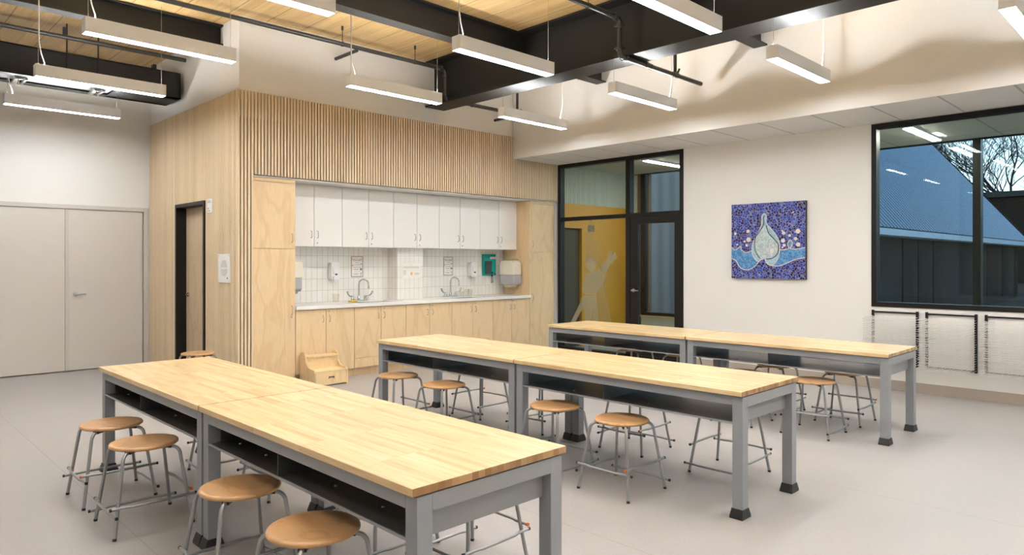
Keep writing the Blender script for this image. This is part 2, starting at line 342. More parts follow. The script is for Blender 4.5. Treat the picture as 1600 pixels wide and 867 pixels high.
m = m.copy(); m.name = 'frost_film_light'; MATS['frost_film_light'] = m
for nn in m.node_tree.nodes:
    if nn.type == 'MIX_SHADER': nn.inputs[0].default_value = 0.12

# ------------------------------------------------------------------ mesh helpers
class MB:
    def __init__(s): s.v = []; s.f = []; s.sm = []
    def add(s, vs, fs, smooth=False):
        k = len(s.v); s.v += [tuple(v) for v in vs]
        for f in fs: s.f.append(tuple(i+k for i in f)); s.sm.append(smooth)
        return s
    def box(s, a, b):
        x0, x1 = sorted((a[0], b[0])); y0, y1 = sorted((a[1], b[1])); z0, z1 = sorted((a[2], b[2]))
        return s.add([(x0,y0,z0),(x1,y0,z0),(x1,y1,z0),(x0,y1,z0),(x0,y0,z1),(x1,y0,z1),(x1,y1,z1),(x0,y1,z1)],
                     [(0,3,2,1),(4,5,6,7),(0,1,5,4),(1,2,6,5),(2,3,7,6),(3,0,4,7)])
    def hexa(s, lo, hi):     # two quads, lower and upper
        return s.add(list(lo)+list(hi), [(0,3,2,1),(4,5,6,7),(0,1,5,4),(1,2,6,5),(2,3,7,6),(3,0,4,7)])
    def tube(s, pts, r, n=10, cap=True, closed=False):
        P = [Vector(p) for p in pts]; m = len(P); rings = []
        up = None
        for i in range(m):
            if closed: d = (P[(i+1) % m]-P[i-1])
            else: d = (P[min(i+1, m-1)]-P[max(i-1, 0)])
            d.normalize()
            if up is None:
                up = Vector((0, 0, 1)) if abs(d.z) < 0.9 else Vector((1, 0, 0))
            a = d.cross(up)
            if a.length < 1e-5: a = d.cross(Vector((0.3, 1, 0.2)))
            a.normalize(); b = a.cross(d); b.normalize(); up = b
            rr = r[i] if isinstance(r, (list, tuple)) else r
            rings.append([P[i]+a*rr*math.cos(2*PI*k/n)+b*rr*math.sin(2*PI*k/n) for k in range(n)])
        vs = [v for rg in rings for v in rg]; fs = []
        for i in range(m if closed else m-1):
            j = (i+1) % m
            for k in range(n): fs.append((i*n+k, i*n+(k+1) % n, j*n+(k+1) % n, j*n+k))
        s.add(vs, fs, True)
        if cap and not closed:
            s.add(rings[0], [tuple(range(n))][::1]); s.add(rings[-1], [tuple(range(n))[::-1]])
        return s
    def lathe(s, prof, c=(0,0,0), n=32, axis='Z'):   # prof: (r,z) list bottom to top
        vs = []; fs = []
        for r, z in prof:
            for k in range(n):
                a = 2*PI*k/n; p = (r*math.cos(a), r*math.sin(a), z)
                if axis == 'X': p = (p[2], p[0], p[1])
                if axis == 'Y': p = (p[0], p[2], p[1])
                vs.append((c[0]+p[0], c[1]+p[1], c[2]+p[2]))
        for i in range(len(prof)-1):
            for k in range(n): fs.append((i*n+k, i*n+(k+1) % n, (i+1)*n+(k+1) % n, (i+1)*n+k))
        s.add(vs, fs, True)
        if prof[0][0] > 1e-4: s.add(vs[:n], [tuple(range(n))[::-1]])
        if prof[-1][0] > 1e-4: s.add(vs[-n:], [tuple(range(n))])
        return s
    def prism(s, poly, a0, a1, plane='XZ'):          # outline extruded along the third axis from a0 to a1
        def P(u, v, a): return {'XZ': (u, a, v), 'YZ': (a, u, v), 'XY': (u, v, a)}[plane]
        n = len(poly); vs = [P(u, v, a0) for u, v in poly]+[P(u, v, a1) for u, v in poly]
        return s.add(vs, [tuple(range(n)), tuple(range(2*n-1, n-1, -1))]+[(i, i+n, (i+1) % n+n, (i+1) % n) for i in range(n)])
    def build(s, name, m, parent=None, bevel=0.0, loc=None, seg=2, smooth=False):
        me = bpy.data.meshes.new(name); me.from_pydata(s.v, [], s.f)
        bm = bmesh.new(); bm.from_mesh(me); bmesh.ops.recalc_face_normals(bm, faces=bm.faces); bm.to_mesh(me); bm.free()
        me.polygons.foreach_set('use_smooth', [bool(q) or smooth for q in s.sm]); me.materials.append(MATS[m])
        o = bpy.data.objects.new(name, me); C.objects.link(o)
        if parent: o.parent = parent
        if loc: o.location = loc
        if bevel:
            md = o.modifiers.new('bevel', 'BEVEL'); md.width = bevel; md.segments = seg; md.limit_method = 'ANGLE'; md.angle_limit = math.radians(40)
        return o

def box(name, m, a, b, parent=None, bevel=0.0): return MB().box(a, b).build(name, m, parent, bevel)
def tag(o, label, cat, group=None, kind=None):
    o['label'] = label; o['category'] = cat
    if group: o['group'] = group
    if kind: o['kind'] = kind
    return o
def thing(name, label, cat, loc=(0,0,0), rz=0.0, group=None):
    o = bpy.data.objects.new(name, None); C.objects.link(o); o.location = loc; o.rotation_euler = (0, 0, rz); o.empty_display_size = 0.1
    return tag(o, label, cat, group)
def struct(o, label=None):
    o['kind'] = 'structure'
    if label: o['label'] = label
    return o
def dup(root, loc, rz=0.0, label=None, group=None):
    def cp(o, par):
        c = o.copy(); C.objects.link(c)
        if par: c.parent = par
        for ch in list(o.children): cp(ch, c)
        return c
    r = cp(root, None); r.location = loc; r.rotation_euler = (0, 0, rz)
    if label: r['label'] = label
    if group: r['group'] = group
    return r
def text(name, s, size, m, parent, loc, rot, ext=0.0004, align='LEFT'):
    cu = bpy.data.curves.new(name, 'FONT'); cu.body = s; cu.size = size; cu.extrude = ext; cu.align_x = align
    q = bpy.data.objects.new(name, cu); C.objects.link(q); bpy.context.view_layer.update()
    me = bpy.data.meshes.new_from_object(q.evaluated_get(bpy.context.evaluated_depsgraph_get())); bpy.data.objects.remove(q)
    me.materials.clear(); me.materials.append(MATS[m]); o = bpy.data.objects.new(name, me); C.objects.link(o); o.parent = parent; o.location = loc; o.rotation_euler = rot
    return o
def arc(c, r, a0, a1, n, f): return [f(c[0]+r*math.cos(a0+(a1-a0)*i/n), c[1]+r*math.sin(a0+(a1-a0)*i/n)) for i in range(n+1)]

# ================================================================== THE ROOM SHELL
struct(box('floor', 'floor_rubber', (XL, YB, -0.1), (10.96, YD+0.1, 0)), 'pale grey-beige rubber floor of the classroom')
struct(box('ceiling', 'clt', (XL, YB, ZC), (XB+0.02, YD+0.1, ZC+0.12)), 'timber deck ceiling above the black beams')
struct(box('ceiling_soffit', 'soffit_tile', (XB+0.012, YB, ZF), (XW+0.05, YK+0.04, ZF+0.03)), 'low tiled soffit along the window wall')
struct(MB().box((XB, YB, ZF+0.03), (XW+0.05, YK+0.02, ZC+0.12)).box((XB, YB, ZF-0.002), (XB+0.0118, YK+0.02, ZF+0.03)).build('wall_bulkhead', 'white_paint'), 'white bulkhead above the tiled soffit')
struct(box('wall_left', 'white_paint', (XL-0.1, YB, 0), (XL, YD+0.1, ZC)))
struct(box('wall_back', 'white_paint', (XL, YB-0.1, 0), (XW, YB, ZC)))
# double door wall
b = MB(); b.box((XL, YD, 2.27), (XC+0.03, YD+0.12, ZC)); b.box((XL, YD, 0), (1.27, YD+0.12, 2.27)); b.box((3.335, YD, 0), (3.40, YD+0.12, 2.27))
struct(b.build('wall_far', 'white_paint'), 'white end wall around the grey double doors')
struct(box('door_light_block', 'black_felt', (1.0, YD+0.13, -0.05), (3.6, YD+0.16, 2.4)))  # unseen dark sheet added behind the doors, blocks sky light at the gap
# block above and around the kitchen niche
b = MB()
b.box((XC+0.03, YK+0.033, ZS-0.3), (XW+0.12, 8.9, ZC))
b.box((3.50, YK+0.06, ZSB-0.012), (XW, 8.9, ZS-0.3))
struct(b.build('wall_kitchen_upper', 'white_paint'), 'white wall above the slatted cladding over the kitchen')
b = MB()
b.box((XC+0.03, 8.9, ZS-0.3), (XC+0.14, YD, ZC)); b.box((XC+0.034, 8.0, 2.30), (XC+0.16, YD, ZS-0.25))
struct(b.build('wall_side_upper', 'white_paint'), 'white wall above the slatted side face')
struct(box('ceiling_niche', 'white_paint', (3.53, YK+0.03, 2.492), (8.83, 8.56, 2.5005)), 'white underside over the kitchen niche')

# slatted cladding
PITCH, SW, ST = 0.0405, 0.0225, 0.036
def slats_x(b):
    for k in range(200):
        xa = XC+k*PITCH; xb = xa+SW
        if xb > XW: break
        b.box((xa, YK, 0 if k < 5 else ZSB), (xb, YK+ST, ZS if xb < XB else ZF))
def slats_y(b):
    for k in range(1, 200):
        ya = YK+k*PITCH; yb = ya+SW
        if yb > YD: break
        b.box((XC, ya, DZ if (yb > DY0 and ya < DY1) else 0), (XC+ST, yb, ZS))
b = MB(); slats_x(b)
o = struct(b.build('wall_slats_kitchen', 'slat_wood'), 'pale wood vertical slats over the kitchen')
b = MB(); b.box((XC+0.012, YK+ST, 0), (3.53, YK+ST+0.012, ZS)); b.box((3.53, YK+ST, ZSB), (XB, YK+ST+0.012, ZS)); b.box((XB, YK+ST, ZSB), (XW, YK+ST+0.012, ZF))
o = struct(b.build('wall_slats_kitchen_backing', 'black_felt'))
DY0, DY1, DZ = 8.861, 9.877, 2.258
b = MB(); slats_y(b)
struct(b.build('wall_slats_side', 'slat_wood'), 'pale wood vertical slats around the single door')
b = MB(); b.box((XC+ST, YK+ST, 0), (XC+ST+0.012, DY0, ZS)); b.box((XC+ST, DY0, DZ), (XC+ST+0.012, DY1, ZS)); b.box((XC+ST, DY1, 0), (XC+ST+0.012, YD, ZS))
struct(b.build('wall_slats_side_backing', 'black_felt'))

# kitchen niche walls, tiled
b = MB(); b.box((3.38, 8.53, 0), (8.83, 8.60, 2.50)); b.box((5.856, 8.30, 0.90), (6.311, 8.54, 1.70))
struct(b.build('wall_niche_tiled', 'wall_tile'), 'white vertically stacked tile backsplash with a shallow pier')

# window wall: pieces around the door unit and the window
WY0, WY1, WZ0, WZ1 = -2.4, 2.887, 0.963, 3.12
DU0, DU1 = 5.436, 7.862
b = MB()
b.box((XW, WY1, 0), (XW+0.12, DU0, ZF)); b.box((XW, WY0, 0), (XW+0.12, WY1, WZ0)); b.box((XW, YB, 0), (XW+0.12, WY0, ZF))
b.box((XW, WY0, WZ1), (XW+0.12, WY1, ZF))
b.box((XW-0.045, YK+0.038, 0), (XW+0.12, 8.6, ZSB-0.013))
struct(b.build('wall_window', 'white_paint'), 'warm white wall with the mosaic picture and the window')
b = MB(); b.box((XW-0.008, WY0-1.0, 0), (XW, DU0-0.02, 0.115)); b.box((XW-0.014, WY0-1.0, 0), (XW, DU0-0.02, 0.012))
struct(b.build('baseboard_window', 'rubber_base'), 'beige rubber base below the window wall')
b = MB(); b.box((XC+0.001, DY1+0.01, 0), (XC-0.008, YD, 0.0)); 

# interior window
def frame_rect(b, x0, x1, y0, y1, z0, z1, wd):
    b.box((x0, y0, z0), (x1, y1, z0+wd)); b.box((x0, y0, z1-wd), (x1, y1, z1)); b.box((x0, y0, z0+wd), (x1, y0+wd, z1-wd)); b.box((x0, y1-wd, z0+wd), (x1, y1, z1-wd))
b = MB(); frame_rect(b, XW-0.012, XW+0.11, WY0, WY1, WZ0, WZ1, 0.055)
wf = struct(b.build('window_1', 'black_frame'), 'large black framed window in the right-hand wall')
struct(MB().box((XW+0.03, WY0+0.05, WZ0+0.05), (XW+0.036, WY1-0.05, WZ1-0.05)).build('pane', 'glass_inner', wf))

# door unit with transom and side light
b = MB(); frame_rect(b, XW-0.012, XW+0.10, DU0, DU1, 0.0, ZF-0.001, 0.06)
b.box((XW-0.012, 6.375, 0.0), (XW+0.10, 6.455, ZF-0.06)); b.box((XW-0.012, 6.455, 2.175), (XW+0.10, DU1-0.06, 2.235)); b.box((XW-0.012, DU0+0.06, 2.185), (XW+0.10, 6.375, 2.24))
du = struct(b.build('door_frame', 'black_frame'), 'black steel screen with transom lights around the glazed door')
b = MB()
for y0, y1, z0, z1 in ((6.45, DU1-0.055, 2.23, ZF-0.055), (6.45, DU1-0.055, 0.055, 2.18), (DU0+0.055, 6.38, 2.235, ZF-0.055)):
    b.box((XW+0.03, y0, z0), (XW+0.036, y1, z1))
struct(b.build('pane', 'glass_inner', du))
b = MB(); b.box((XW-0.004, DU0+0.062, 0.008), (XW+0.045, 5.586, 2.18)); b.box((XW-0.004, 6.229, 0.008), (XW+0.045, 6.37, 2.18)); b.box((XW-0.004, 5.586, 2.07), (XW+0.045, 6.229, 2.18)); b.box((XW-0.004, 5.586, 0.008), (XW+0.045, 6.229, 0.25))
gd = struct(b.build('door_1', 'black_frame'), 'black framed glazed door in the corridor screen')
struct(box('pane', 'glass_inner', (XW+0.018, 5.58, 0.24), (XW+0.024, 6.235, 2.08), gd))
def lever(name, parent, p, d, n, m='satin_steel', L=0.11):     # p on the door face, d lever direction, n outward normal
    p = Vector(p); d = Vector(d); n = Vector(n)
    b = MB(); b.tube([p, p+n*0.012], 0.028, 20); b.tube([p+n*0.012, p+n*0.05], 0.011, 12)
    b.tube([p+n*0.045-d*0.012, p+n*0.05+d*0.02, p+n*0.052+d*L*0.6, p+n*0.048+d*L], [0.011, 0.011, 0.009, 0.009], 12)
    return b.build(name, m, parent)
struct(lever('door_handle', gd, (XW-0.004, 6.31, 1.05), (0, -1, 0), (-1, 0, 0)))

# single wooden door in black frame, in the slatted side
b = MB(); frm = 0.045
b.box((XC-0.004, DY0, 0), (XC+0.17, DY0+frm, DZ)); b.box((XC-0.004, DY1-frm, 0), (XC+0.17, DY1, DZ)); b.box((XC-0.004, DY0+frm, DZ-frm), (XC+0.17, DY1-frm, DZ))
b.box((XC+0.17, DY0, 0), (XC+0.20, DY1, DZ))
df_ = struct(b.build('door_2', 'black_frame'), 'black frame around the pale wooden door')
dl = struct(box('door_leaf', 'door_wood', (XC+0.127, DY0+frm+0.003, 0.01), (XC+0.165, DY1-frm-0.003, DZ-frm-0.003), df_))
struct(lever('door_handle', dl, (XC+0.127, DY1-frm-0.09, 1.05), (0, -1, 0), (-1, 0, 0), 'steel'))

# grey double doors
b = MB(); b.box((1.27, YD-0.012, 0), (1.33, YD+0.12, 2.27)); b.box((3.272, YD-0.012, 0), (3.335, YD+0.12, 2.27)); b.box((1.33, YD-0.012, 2.212), (3.272, YD+0.12, 2.27))
dd = struct(b.build('door_3', 'door_frame_grey', bevel=0.003), 'painted steel frame of the double doors')
dlL = struct(box('door_leaf', 'door_white', (1.336, YD+0.004, 0.012), (2.290, YD+0.05, 2.207), dd))
dlR = struct(box('door_leaf', 'door_white', (2.318, YD+0.004, 0.012), (3.258, YD+0.05, 2.207), dd))
struct(box('astragal', 'door_frame_grey', (2.292, YD-0.008, 0.012), (2.338, YD+0.01, 2.207), dd, 0.002))
struct(lever('door_handle', dlR, (2.412, YD+0.004, 1.047), (1, 0, 0), (0, -1, 0), 'satin_steel', 0.12))
for z in (1.99, 1.12, 0.26):
    b = MB(); b.tube([(3.262, YD-0.004, z-0.05), (3.262, YD-0.004, z+0.05)], 0.009, 10); b.box((3.256, YD-0.003, z-0.05), (3.285, YD+0.006, z+0.05))
    struct(b.build('hinge', 'satin_steel', dlR))

# ================================================================== CORRIDOR BEYOND THE SCREEN
XO = 10.88
struct(box('ceiling_corridor', 'corridor_tile', (XW+0.06, YB, ZF), (11.02, 7.93, ZF+0.05)), 'tiled corridor ceiling beyond the glass')
# yellow end wall with ribbed pale upper part
b = MB(); b.box((9.55, 7.9, 0), (10.9, 8.0, 2.5)); b.box((XW+0.12, 7.9, 2.10), (9.55, 8.0, 2.5))
yw = struct(b.build('wall_corridor_end', 'yellow_paint'), 'ochre yellow end wall of the corridor')
b = MB(); b.box((XW+0.12, 7.915, 2.5), (10.95, 8.0, ZF))
x = XW+0.13
while x < 10.9: b.box((x, 7.898, 2.5), (x+0.026, 7.916, ZF)); x += 0.0405
struct(b.build('wall_corridor_ribs', 'pale_paint'), 'pale ribbed band above the yellow corridor wall')
dr = struct(box('door_4', 'corridor_door', (XW+0.12, 7.945, 0.0), (9.50, 7.985, 2.08)), 'dark door at the corridor end')
b = MB(); b.box((9.50, 7.885, 0), (9.55, 7.99, 2.12)); b.box((XW+0.12, 7.885, 2.075), (9.50, 7.99, 2.12))
struct(b.build('door_frame', 'yellow_paint', dr))
s_ = thing('door_sign', 'small square room sign on the ochre corridor wall seen through glass', 'sign', (9.775, 7.899, 2.085))
box('plate', 'brown_post', (-0.085, -0.006, -0.058), (0.085, 0, 0.058), s_)
b = MB(); b.box((-0.06, -0.0075, 0.018), (0.0, -0.006, 0.042)); b.box((-0.06, -0.0075, -0.045), (-0.01, -0.006, -0.015)); b.build('print', 'dark_print', s_)
# outer glazing
b = MB(); b.box((XO-0.05, YB, 0), (XO+0.06, 7.9, 0.47))
struct(b.build('wall_corridor_low', 'pale_paint'), 'low wall below the outer corridor glazing')
struct(box('trim_sill', 'birch_side', (XO-0.09, YB, 0.47), (XO+0.02, 7.9, 0.495)))
b = MB(); b.box((XO-0.04, YB, 0.495), (XO+0.06, 7.9, 0.55)); b.box((XO-0.04, YB, ZF-0.012), (XO+0.06, 7.9, ZF-0.001))
for y in (-1.0, 2.235, 7.52):
    b.box((XO-0.06, y-0.045, 0.55), (XO+0.08, y+0.045, ZF-0.012))
gz = struct(b.build('window_2', 'black_frame'), 'outer corridor glazing with dark mullions')
b = MB()
b.box((XO+0.01, YB, 0.55), (XO+0.016, 7.9, ZF-0.012)); struct(b.build('pane', 'glass_outer', gz))
b = MB(); b.box((XO-0.05, 7.56, 0), (XO+0.05, 7.64, ZF-0.001)); b.box((XO-0.02, 7.40, 0.56), (XO+0.05, 7.43, ZF-0.02))
struct(b.build('trim_posts', 'brown_post'))
struct(box('wall_corridor_side', 'pale_paint', (XO-0.03, 7.64, 0), (XO+0.1, 7.95, ZF-0.001)))
def corridor_lamp(x0, x1, y, label):
    t = thing('corridor_lamp', label, 'lamp', ((x0+x1)/2, y, ZF-0.03), group='linear lamps on the corridor ceiling'); h = (x1-x0)/2
    box('housing', 'lamp_grey', (-h, -0.06, 0.004), (h, 0.06, 0.029), t); box('diffuser', 'corridor_lamp_on', (-h+0.01, -0.05, -0.004), (h-0.01, 0.05, 0.004), t)
corridor_lamp(9.28, 10.50, 6.40, 'lit linear ceiling lamp seen through the glass above the black door')
corridor_lamp(9.26, 10.52, 2.62, 'lit linear ceiling lamp seen through the upper corner of the big window')
corridor_lamp(9.26, 10.52, -1.2, 'lit linear ceiling lamp in the corridor beyond the frame of the photo')

# ================================================================== OUTSIDE
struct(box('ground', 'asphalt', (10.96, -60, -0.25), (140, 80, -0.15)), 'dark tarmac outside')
# siding wing seen through the transom
struct(box('wall_exterior_wing', 'siding_blue', (13.2, 6.9, -0.15), (13.5, 20, 6.0)), 'blue-grey metal sided wing outside')
# long building with corrugated roof: eave along X
EY, EZ = 6.1, 2.30     # eave line
def eave_pts():
    return None
RX0, RX1 = 13.6, 39.2
SL = 1.25
rb = thing('corrugated_roof_building', 'long brick building with steep blue corrugated metal roof outside the window', 'building', (0, 0, 0))
b = MB(); vs = []; fs = []; nx = 546; D = 9.0
for i in range(nx+1):
    x = RX0+(RX1-RX0)*i/nx; zz = 0.02*math.sin(i*PI/3)
    for j in range(2):
        yy = EY-0.05+D*j; vs.append((x, yy-zz*SL*0.7, EZ+0.08+D*SL*j+zz))
for i in range(nx): fs.append((2*i, 2*i+2, 2*i+3, 2*i+1))
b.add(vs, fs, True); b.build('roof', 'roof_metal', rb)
b = MB(); b.box((RX0, EY-0.12, EZ-0.12), (RX1+0.1, EY-0.02, EZ+0.05)); b.build('fascia', 'fascia_blue', rb)
b = MB(); b.hexa([(RX1, EY-0.1, EZ-0.1), (RX1+0.14, EY-0.1, EZ-0.1), (RX1+0.14, EY+D, EZ+D*SL-0.1), (RX1, EY+D, EZ+D*SL-0.1)],
                 [(RX1, EY-0.1, EZ+0.12), (RX1+0.14, EY-0.1, EZ+0.12), (RX1+0.14, EY+D, EZ+D*SL+0.12), (RX1, EY+D, EZ+D*SL+0.12)]); b.build('rake_board', 'dark_building', rb)
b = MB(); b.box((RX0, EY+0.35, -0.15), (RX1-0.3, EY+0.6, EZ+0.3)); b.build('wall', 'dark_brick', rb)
b = MB(); b.box((RX0, EY+0.0, EZ-0.14), (RX1-0.2, EY+0.4, EZ-0.11)); b.build('eave_soffit', 'fascia_blue', rb)
for x0, x1 in ((22.3, 23.3), (23.8, 24.85), (25.4, 26.4), (32.9, 34.8), (35.6, 36.8), (38.2, 38.8)):
    box('window', 'dark_building', (x0, EY+0.32, 0.0), (x1, EY+0.36, EZ-0.05), rb)
# darker building behind
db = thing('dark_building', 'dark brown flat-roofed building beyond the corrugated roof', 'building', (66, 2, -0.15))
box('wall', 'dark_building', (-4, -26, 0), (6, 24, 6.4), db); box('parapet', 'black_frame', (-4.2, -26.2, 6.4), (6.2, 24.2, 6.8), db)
# bare trees
def tree(loc, h, seed, label):
    random.seed(seed); b = MB(); tw = MB()
    def br(p, d, r, l, lev):
        pts = [p]; q = p.copy(); dd = d.copy(); k = 5
        for i in range(k):
            dd = (dd+Vector((random.uniform(-1, 1), random.uniform(-1, 1), random.uniform(-0.5, 0.8)))*0.16).normalized(); q = q+dd*l/k; pts.append(q.copy())
        (b if lev < 3 else tw).tube(pts, [max(0.016, r*(1-0.55*i/k)) for i in range(k+1)], 5 if lev < 2 else 3, cap=False)
        if lev >= 5: return
        nn = 5 if lev < 3 else 3
        for i in range(nn):
            j = random.choice((2, 3, 4, 5)) if i else 5
            a = random.uniform(0, 2*PI); s = random.uniform(0.45, 0.95)
            side = Vector((math.cos(a), math.sin(a), 0.25))
            br(pts[j], (dd+side*s).normalized(), r*0.55, l*random.uniform(0.6, 0.8), lev+1)
    br(Vector((0, 0, 0)), Vector((0, 0.02, 1)), h*0.011, h*0.30, 0)
    t = thing('bare_tree', label, 'tree', loc, group='bare trees outside the window')
    b.build('trunk', 'bark', t); o = tw.build('twigs', 'bark', t); o['kind'] = 'stuff'
tree((88, 13.5, -0.15), 25.0, 3, 'bare winter tree with dark limbs showing right of the window mullion')
tree((84, 22.5, -0.15), 22.0, 11, 'bare fine-twigged tree showing between the blue roof and the window mullion')
tree((80, 9.5, -0.15), 23.0, 21, 'bare winter tree at the edge of the photo, its limbs crossing the window corner')
random.seed(5)

# ================================================================== STEEL BEAMS
def ibeam_y(name, xc, y0, y1, z0, z1, wf_, label, tf=0.022, tw=0.014):
    b = MB(); b.box((xc-wf_/2, y0, z0), (xc+wf_/2, y1, z0+tf)); b.box((xc-wf_/2, y0, z1-tf), (xc+wf_/2, y1, z1)); b.box((xc-tw/2, y0, z0+tf), (xc+tw/2, y1, z1-tf))
    return struct(b.build(name, 'beam_black'), label)
def ibeam_x(name, yc, x0, x1, z0, z1, wf_, label, tf=0.018, tw=0.012):
    b = MB(); b.box((x0, yc-wf_/2, z0), (x1, yc+wf_/2, z0+tf)); b.box((x0, yc-wf_/2, z1-tf), (x1, yc+wf_/2, z1)); b.box((x0, yc-tw/2, z0+tf), (x1, yc+tw/2, z1-tf))
    return struct(b.build(name, 'beam_black'), label)
XM = 6.21
ibeam_y('beam_main', XM, YB, YK+0.02, 3.68, 4.325, 0.34, 'deep black steel beam crossing the room')
for i, (y, xa) in enumerate(((8.435, XL), (6.115, XL), (3.76, XL), (1.4, XL), (-0.95, XL))):
    ibeam_x('beam_cross', y, xa, (XC+0.035 if i == 0 else XM-0.008), 4.01 if i else 4.08, 4.325, 0.17, 'black cross beam under the timber ceiling')
    if i: ibeam_x('beam_cross', y, XM+0.008, XB+0.01, 4.01, 4.325, 0.17, 'short black cross beam ending at the white bulkhead')

# black duct box in the alcove with galvanised underside
t = thing('black_duct', 'long black box duct hanging in front of the white end wall', 'duct', (0, 0, 0))
b = MB(); x0, x1, y0, y1, z0, z1 = XL+0.02, XC-0.02, 9.62, 10.18, 3.64, 3.98
b.box((x0, y0, z0), (x1, y0+0.012, z1)); b.box((x0, y1-0.012, z0), (x1, y1, z1)); b.box((x0, y0, z1-0.012), (x1, y1, z1)); b.box((x1-0.012, y0, z0), (x1, y1, z1))
b.box((x0, y0, z0), (x1, y0+0.10, z0+0.012)); b.box((x0, y1-0.10, z0), (x1, y1, z0+0.012)); b.box((x1-0.75, y0, z0), (x1, y1, z0+0.012))
b.build('casing', 'duct_black', t)
box('galvanised_panel', 'duct_galvanised', (x0, y0+0.10, z0+0.03), (x1-0.75, y1-0.10, z0+0.045), t)
for x in (1.55, 2.35):
    b = MB(); b.box((x, y0+0.12, z0-0.03), (x+0.05, y1-0.12, z0-0.005)); b.box((x+0.09, y0+0.12, z0-0.03), (x+0.115, y1-0.12, z0-0.005)); b.tube([(x+0.03, y0+0.16, z0-0.10), (x+0.03, y0+0.16, z0-0.03)], 0.008, 8)
    b.box((x, y0+0.2, z0-0.006), (x+0.115, y0+0.23, z0+0.03))
    b.build('bracket', 'satin_steel', t)
for x, z in ((1.36, 4.33), (2.36, 4.33), (2.03, 4.33)):
    MB().tube([(x, y0-0.008, z0+0.02), (x, y0-0.008, z-0.005)], 0.008, 8).build('hanger_rod', 'duct_black', t)
b = MB(); b.box((1.34, y0-0.03, z1-0.01), (1.38, y0+0.05, z1+0.05)); b.build('clip', 'duct_black', t); box('clip', 'duct_black', (2.98, y0-0.03, z1-0.01), (3.02, y0+0.05, z1+0.05), t)

# ================================================================== SPRINKLER PIPES
def coupling(b, p, d, r):
    p = Vector(p); d = Vector(d).normalized(); b.tube([p-d*0.02, p+d*0.02], r*1.45, 14)
    s = d.cross(Vector((0, 0, 1))) if abs(d.z) < 0.9 else Vector((0.7, -0.7, 0)); s.normalize()
    for q in (-1, 1): b.tube([p+s*q*r*1.3, p+s*q*r*2.1], 0.009, 6); 
def elbow(a, c, b_, n=6):       # arc from a over corner c to b
    a = Vector(a); c = Vector(c); b_ = Vector(b_); return [a*(1-t)*(1-t)+c*2*t*(1-t)+b_*t*t for t in [i/n for i in range(n+1)]]
def pipe_run(y, xs, zt, xd, zb, xe, r, label, tee=None, stub=None):
    t = thing('sprinkler_pipe', label, 'pipe', (0, 0, 0), group='black sprinkler pipes')
    e = 0.07
    b = MB(); b.tube([(xs, y, zt), (xd-e, y, zt)], r, 14); b.build('upper_pipe', 'pipe_black', t)
    b = MB(); b.tube(elbow((xd-e, y, zt), (xd, y, zt), (xd, y, zt-e)), r*1.12, 14); coupling(b, (xd-e-0.01, y, zt), (1, 0, 0), r); coupling(b, (xd, y, zt-e-0.01), (0, 0, 1), r)
    b.build('elbow', 'pipe_black', t)
    b = MB(); b.tube([(xd, y, zt-e), (xd, y, zb+e)], r, 14); b.build('drop_pipe', 'pipe_black', t)
    b = MB(); b.tube(elbow((xd, y, zb+e), (xd, y, zb), (xd+e, y, zb)), r*1.12, 14); coupling(b, (xd, y, zb+e+0.01), (0, 0, 1), r); coupling(b, (xd+e+0.01, y, zb), (1, 0, 0), r)
    b.build('elbow', 'pipe_black', t)
    b = MB(); b.tube([(xd+e, y, zb), (xe, y, zb)], r, 14); b.build('lower_pipe', 'pipe_black', t)
    b = MB()
    hx = XM+0.18
    b.tube([(hx, y-0.035, zb+0.02), (hx, y, 3.685)], 0.006, 6); b.tube([(hx, y+0.035, zb+0.02), (hx, y, 3.685)], 0.006, 6); b.tube([(hx+0.09, y, zb+0.03), (hx, y, 3.685)], 0.006, 6)
    b.tube([(hx-0.012, y, zb), (hx+0.012, y, zb)], r*1.2, 12); b.tube([(hx+0.09, y, zb), (hx+0.11, y, zb)], r*1.2, 12)
    b.build('hanger', 'pipe_black', t)
    if tee:
        b = MB(); b.tube([(tee, y, zb), (tee, y, 4.32)], r*0.75, 12); b.tube([(tee-0.05, y, zb), (tee+0.05, y, zb)], r*1.25, 12); b.tube([(tee+0.04, y, zb+0.02), (tee+0.06, y-0.02, zb+0.08)], 0.012, 8); b.build('riser', 'pipe_black', t)
    if stub:
        for x, yy0, yy1, z in stub: MB().tube([(x, yy0, z), (x, yy1, z)], r*0.85, 12).build('branch', 'pipe_black', t)
    for q in (1.0, 0.2, -0.6):
        b = MB(); x = xd-1.35*q-0.25; b.tube([(x, y, zt), (x, y, ZC)], 0.005, 6); b.tube([(x-0.01, y, zt), (x+0.01, y, zt)], r*1.2, 12); 
        if q > 0: b.tube([(x, y, ZC-0.05), (x, y, ZC)], 0.014, 8)
        if q > 0: b.build('hanger_rod', 'pipe_black', t)
    return t
pipe_run(7.4, XL, 4.115, 6.02, 3.71, 7.42, 0.026, 'black sprinkler pipe along the white wall over the kitchen slats', tee=7.40,
         stub=((4.62, 7.40, YK+0.03, 4.08), (7.40, 7.4, YK+0.03, 3.69)))
pipe_run(4.4, XL, 4.045, 5.92, 3.65, 7.55, 0.026, 'black sprinkler pipe stepping down below the deep beam in mid-room', tee=6.98)
t = thing('sprinkler_pipe', 'black sprinkler pipe above the black box duct', 'pipe', (0, 0, 0), group='black sprinkler pipes')
MB().tube([(XL, 9.35, 4.09), (XC-0.05, 9.35, 4.09)], 0.026, 14).build('upper_pipe', 'pipe_black', t)
b = MB(); b.tube([(1.95, 9.35, 4.09), (1.95, 9.35, 4.2)], 0.02, 10); b.build('sprinkler_head', 'pipe_black', t)
b = MB(); b.tube([(2.3, 9.35, 4.09), (2.3, 9.35, ZC)], 0.006, 6); b.build('hanger_rod', 'pipe_black', t)

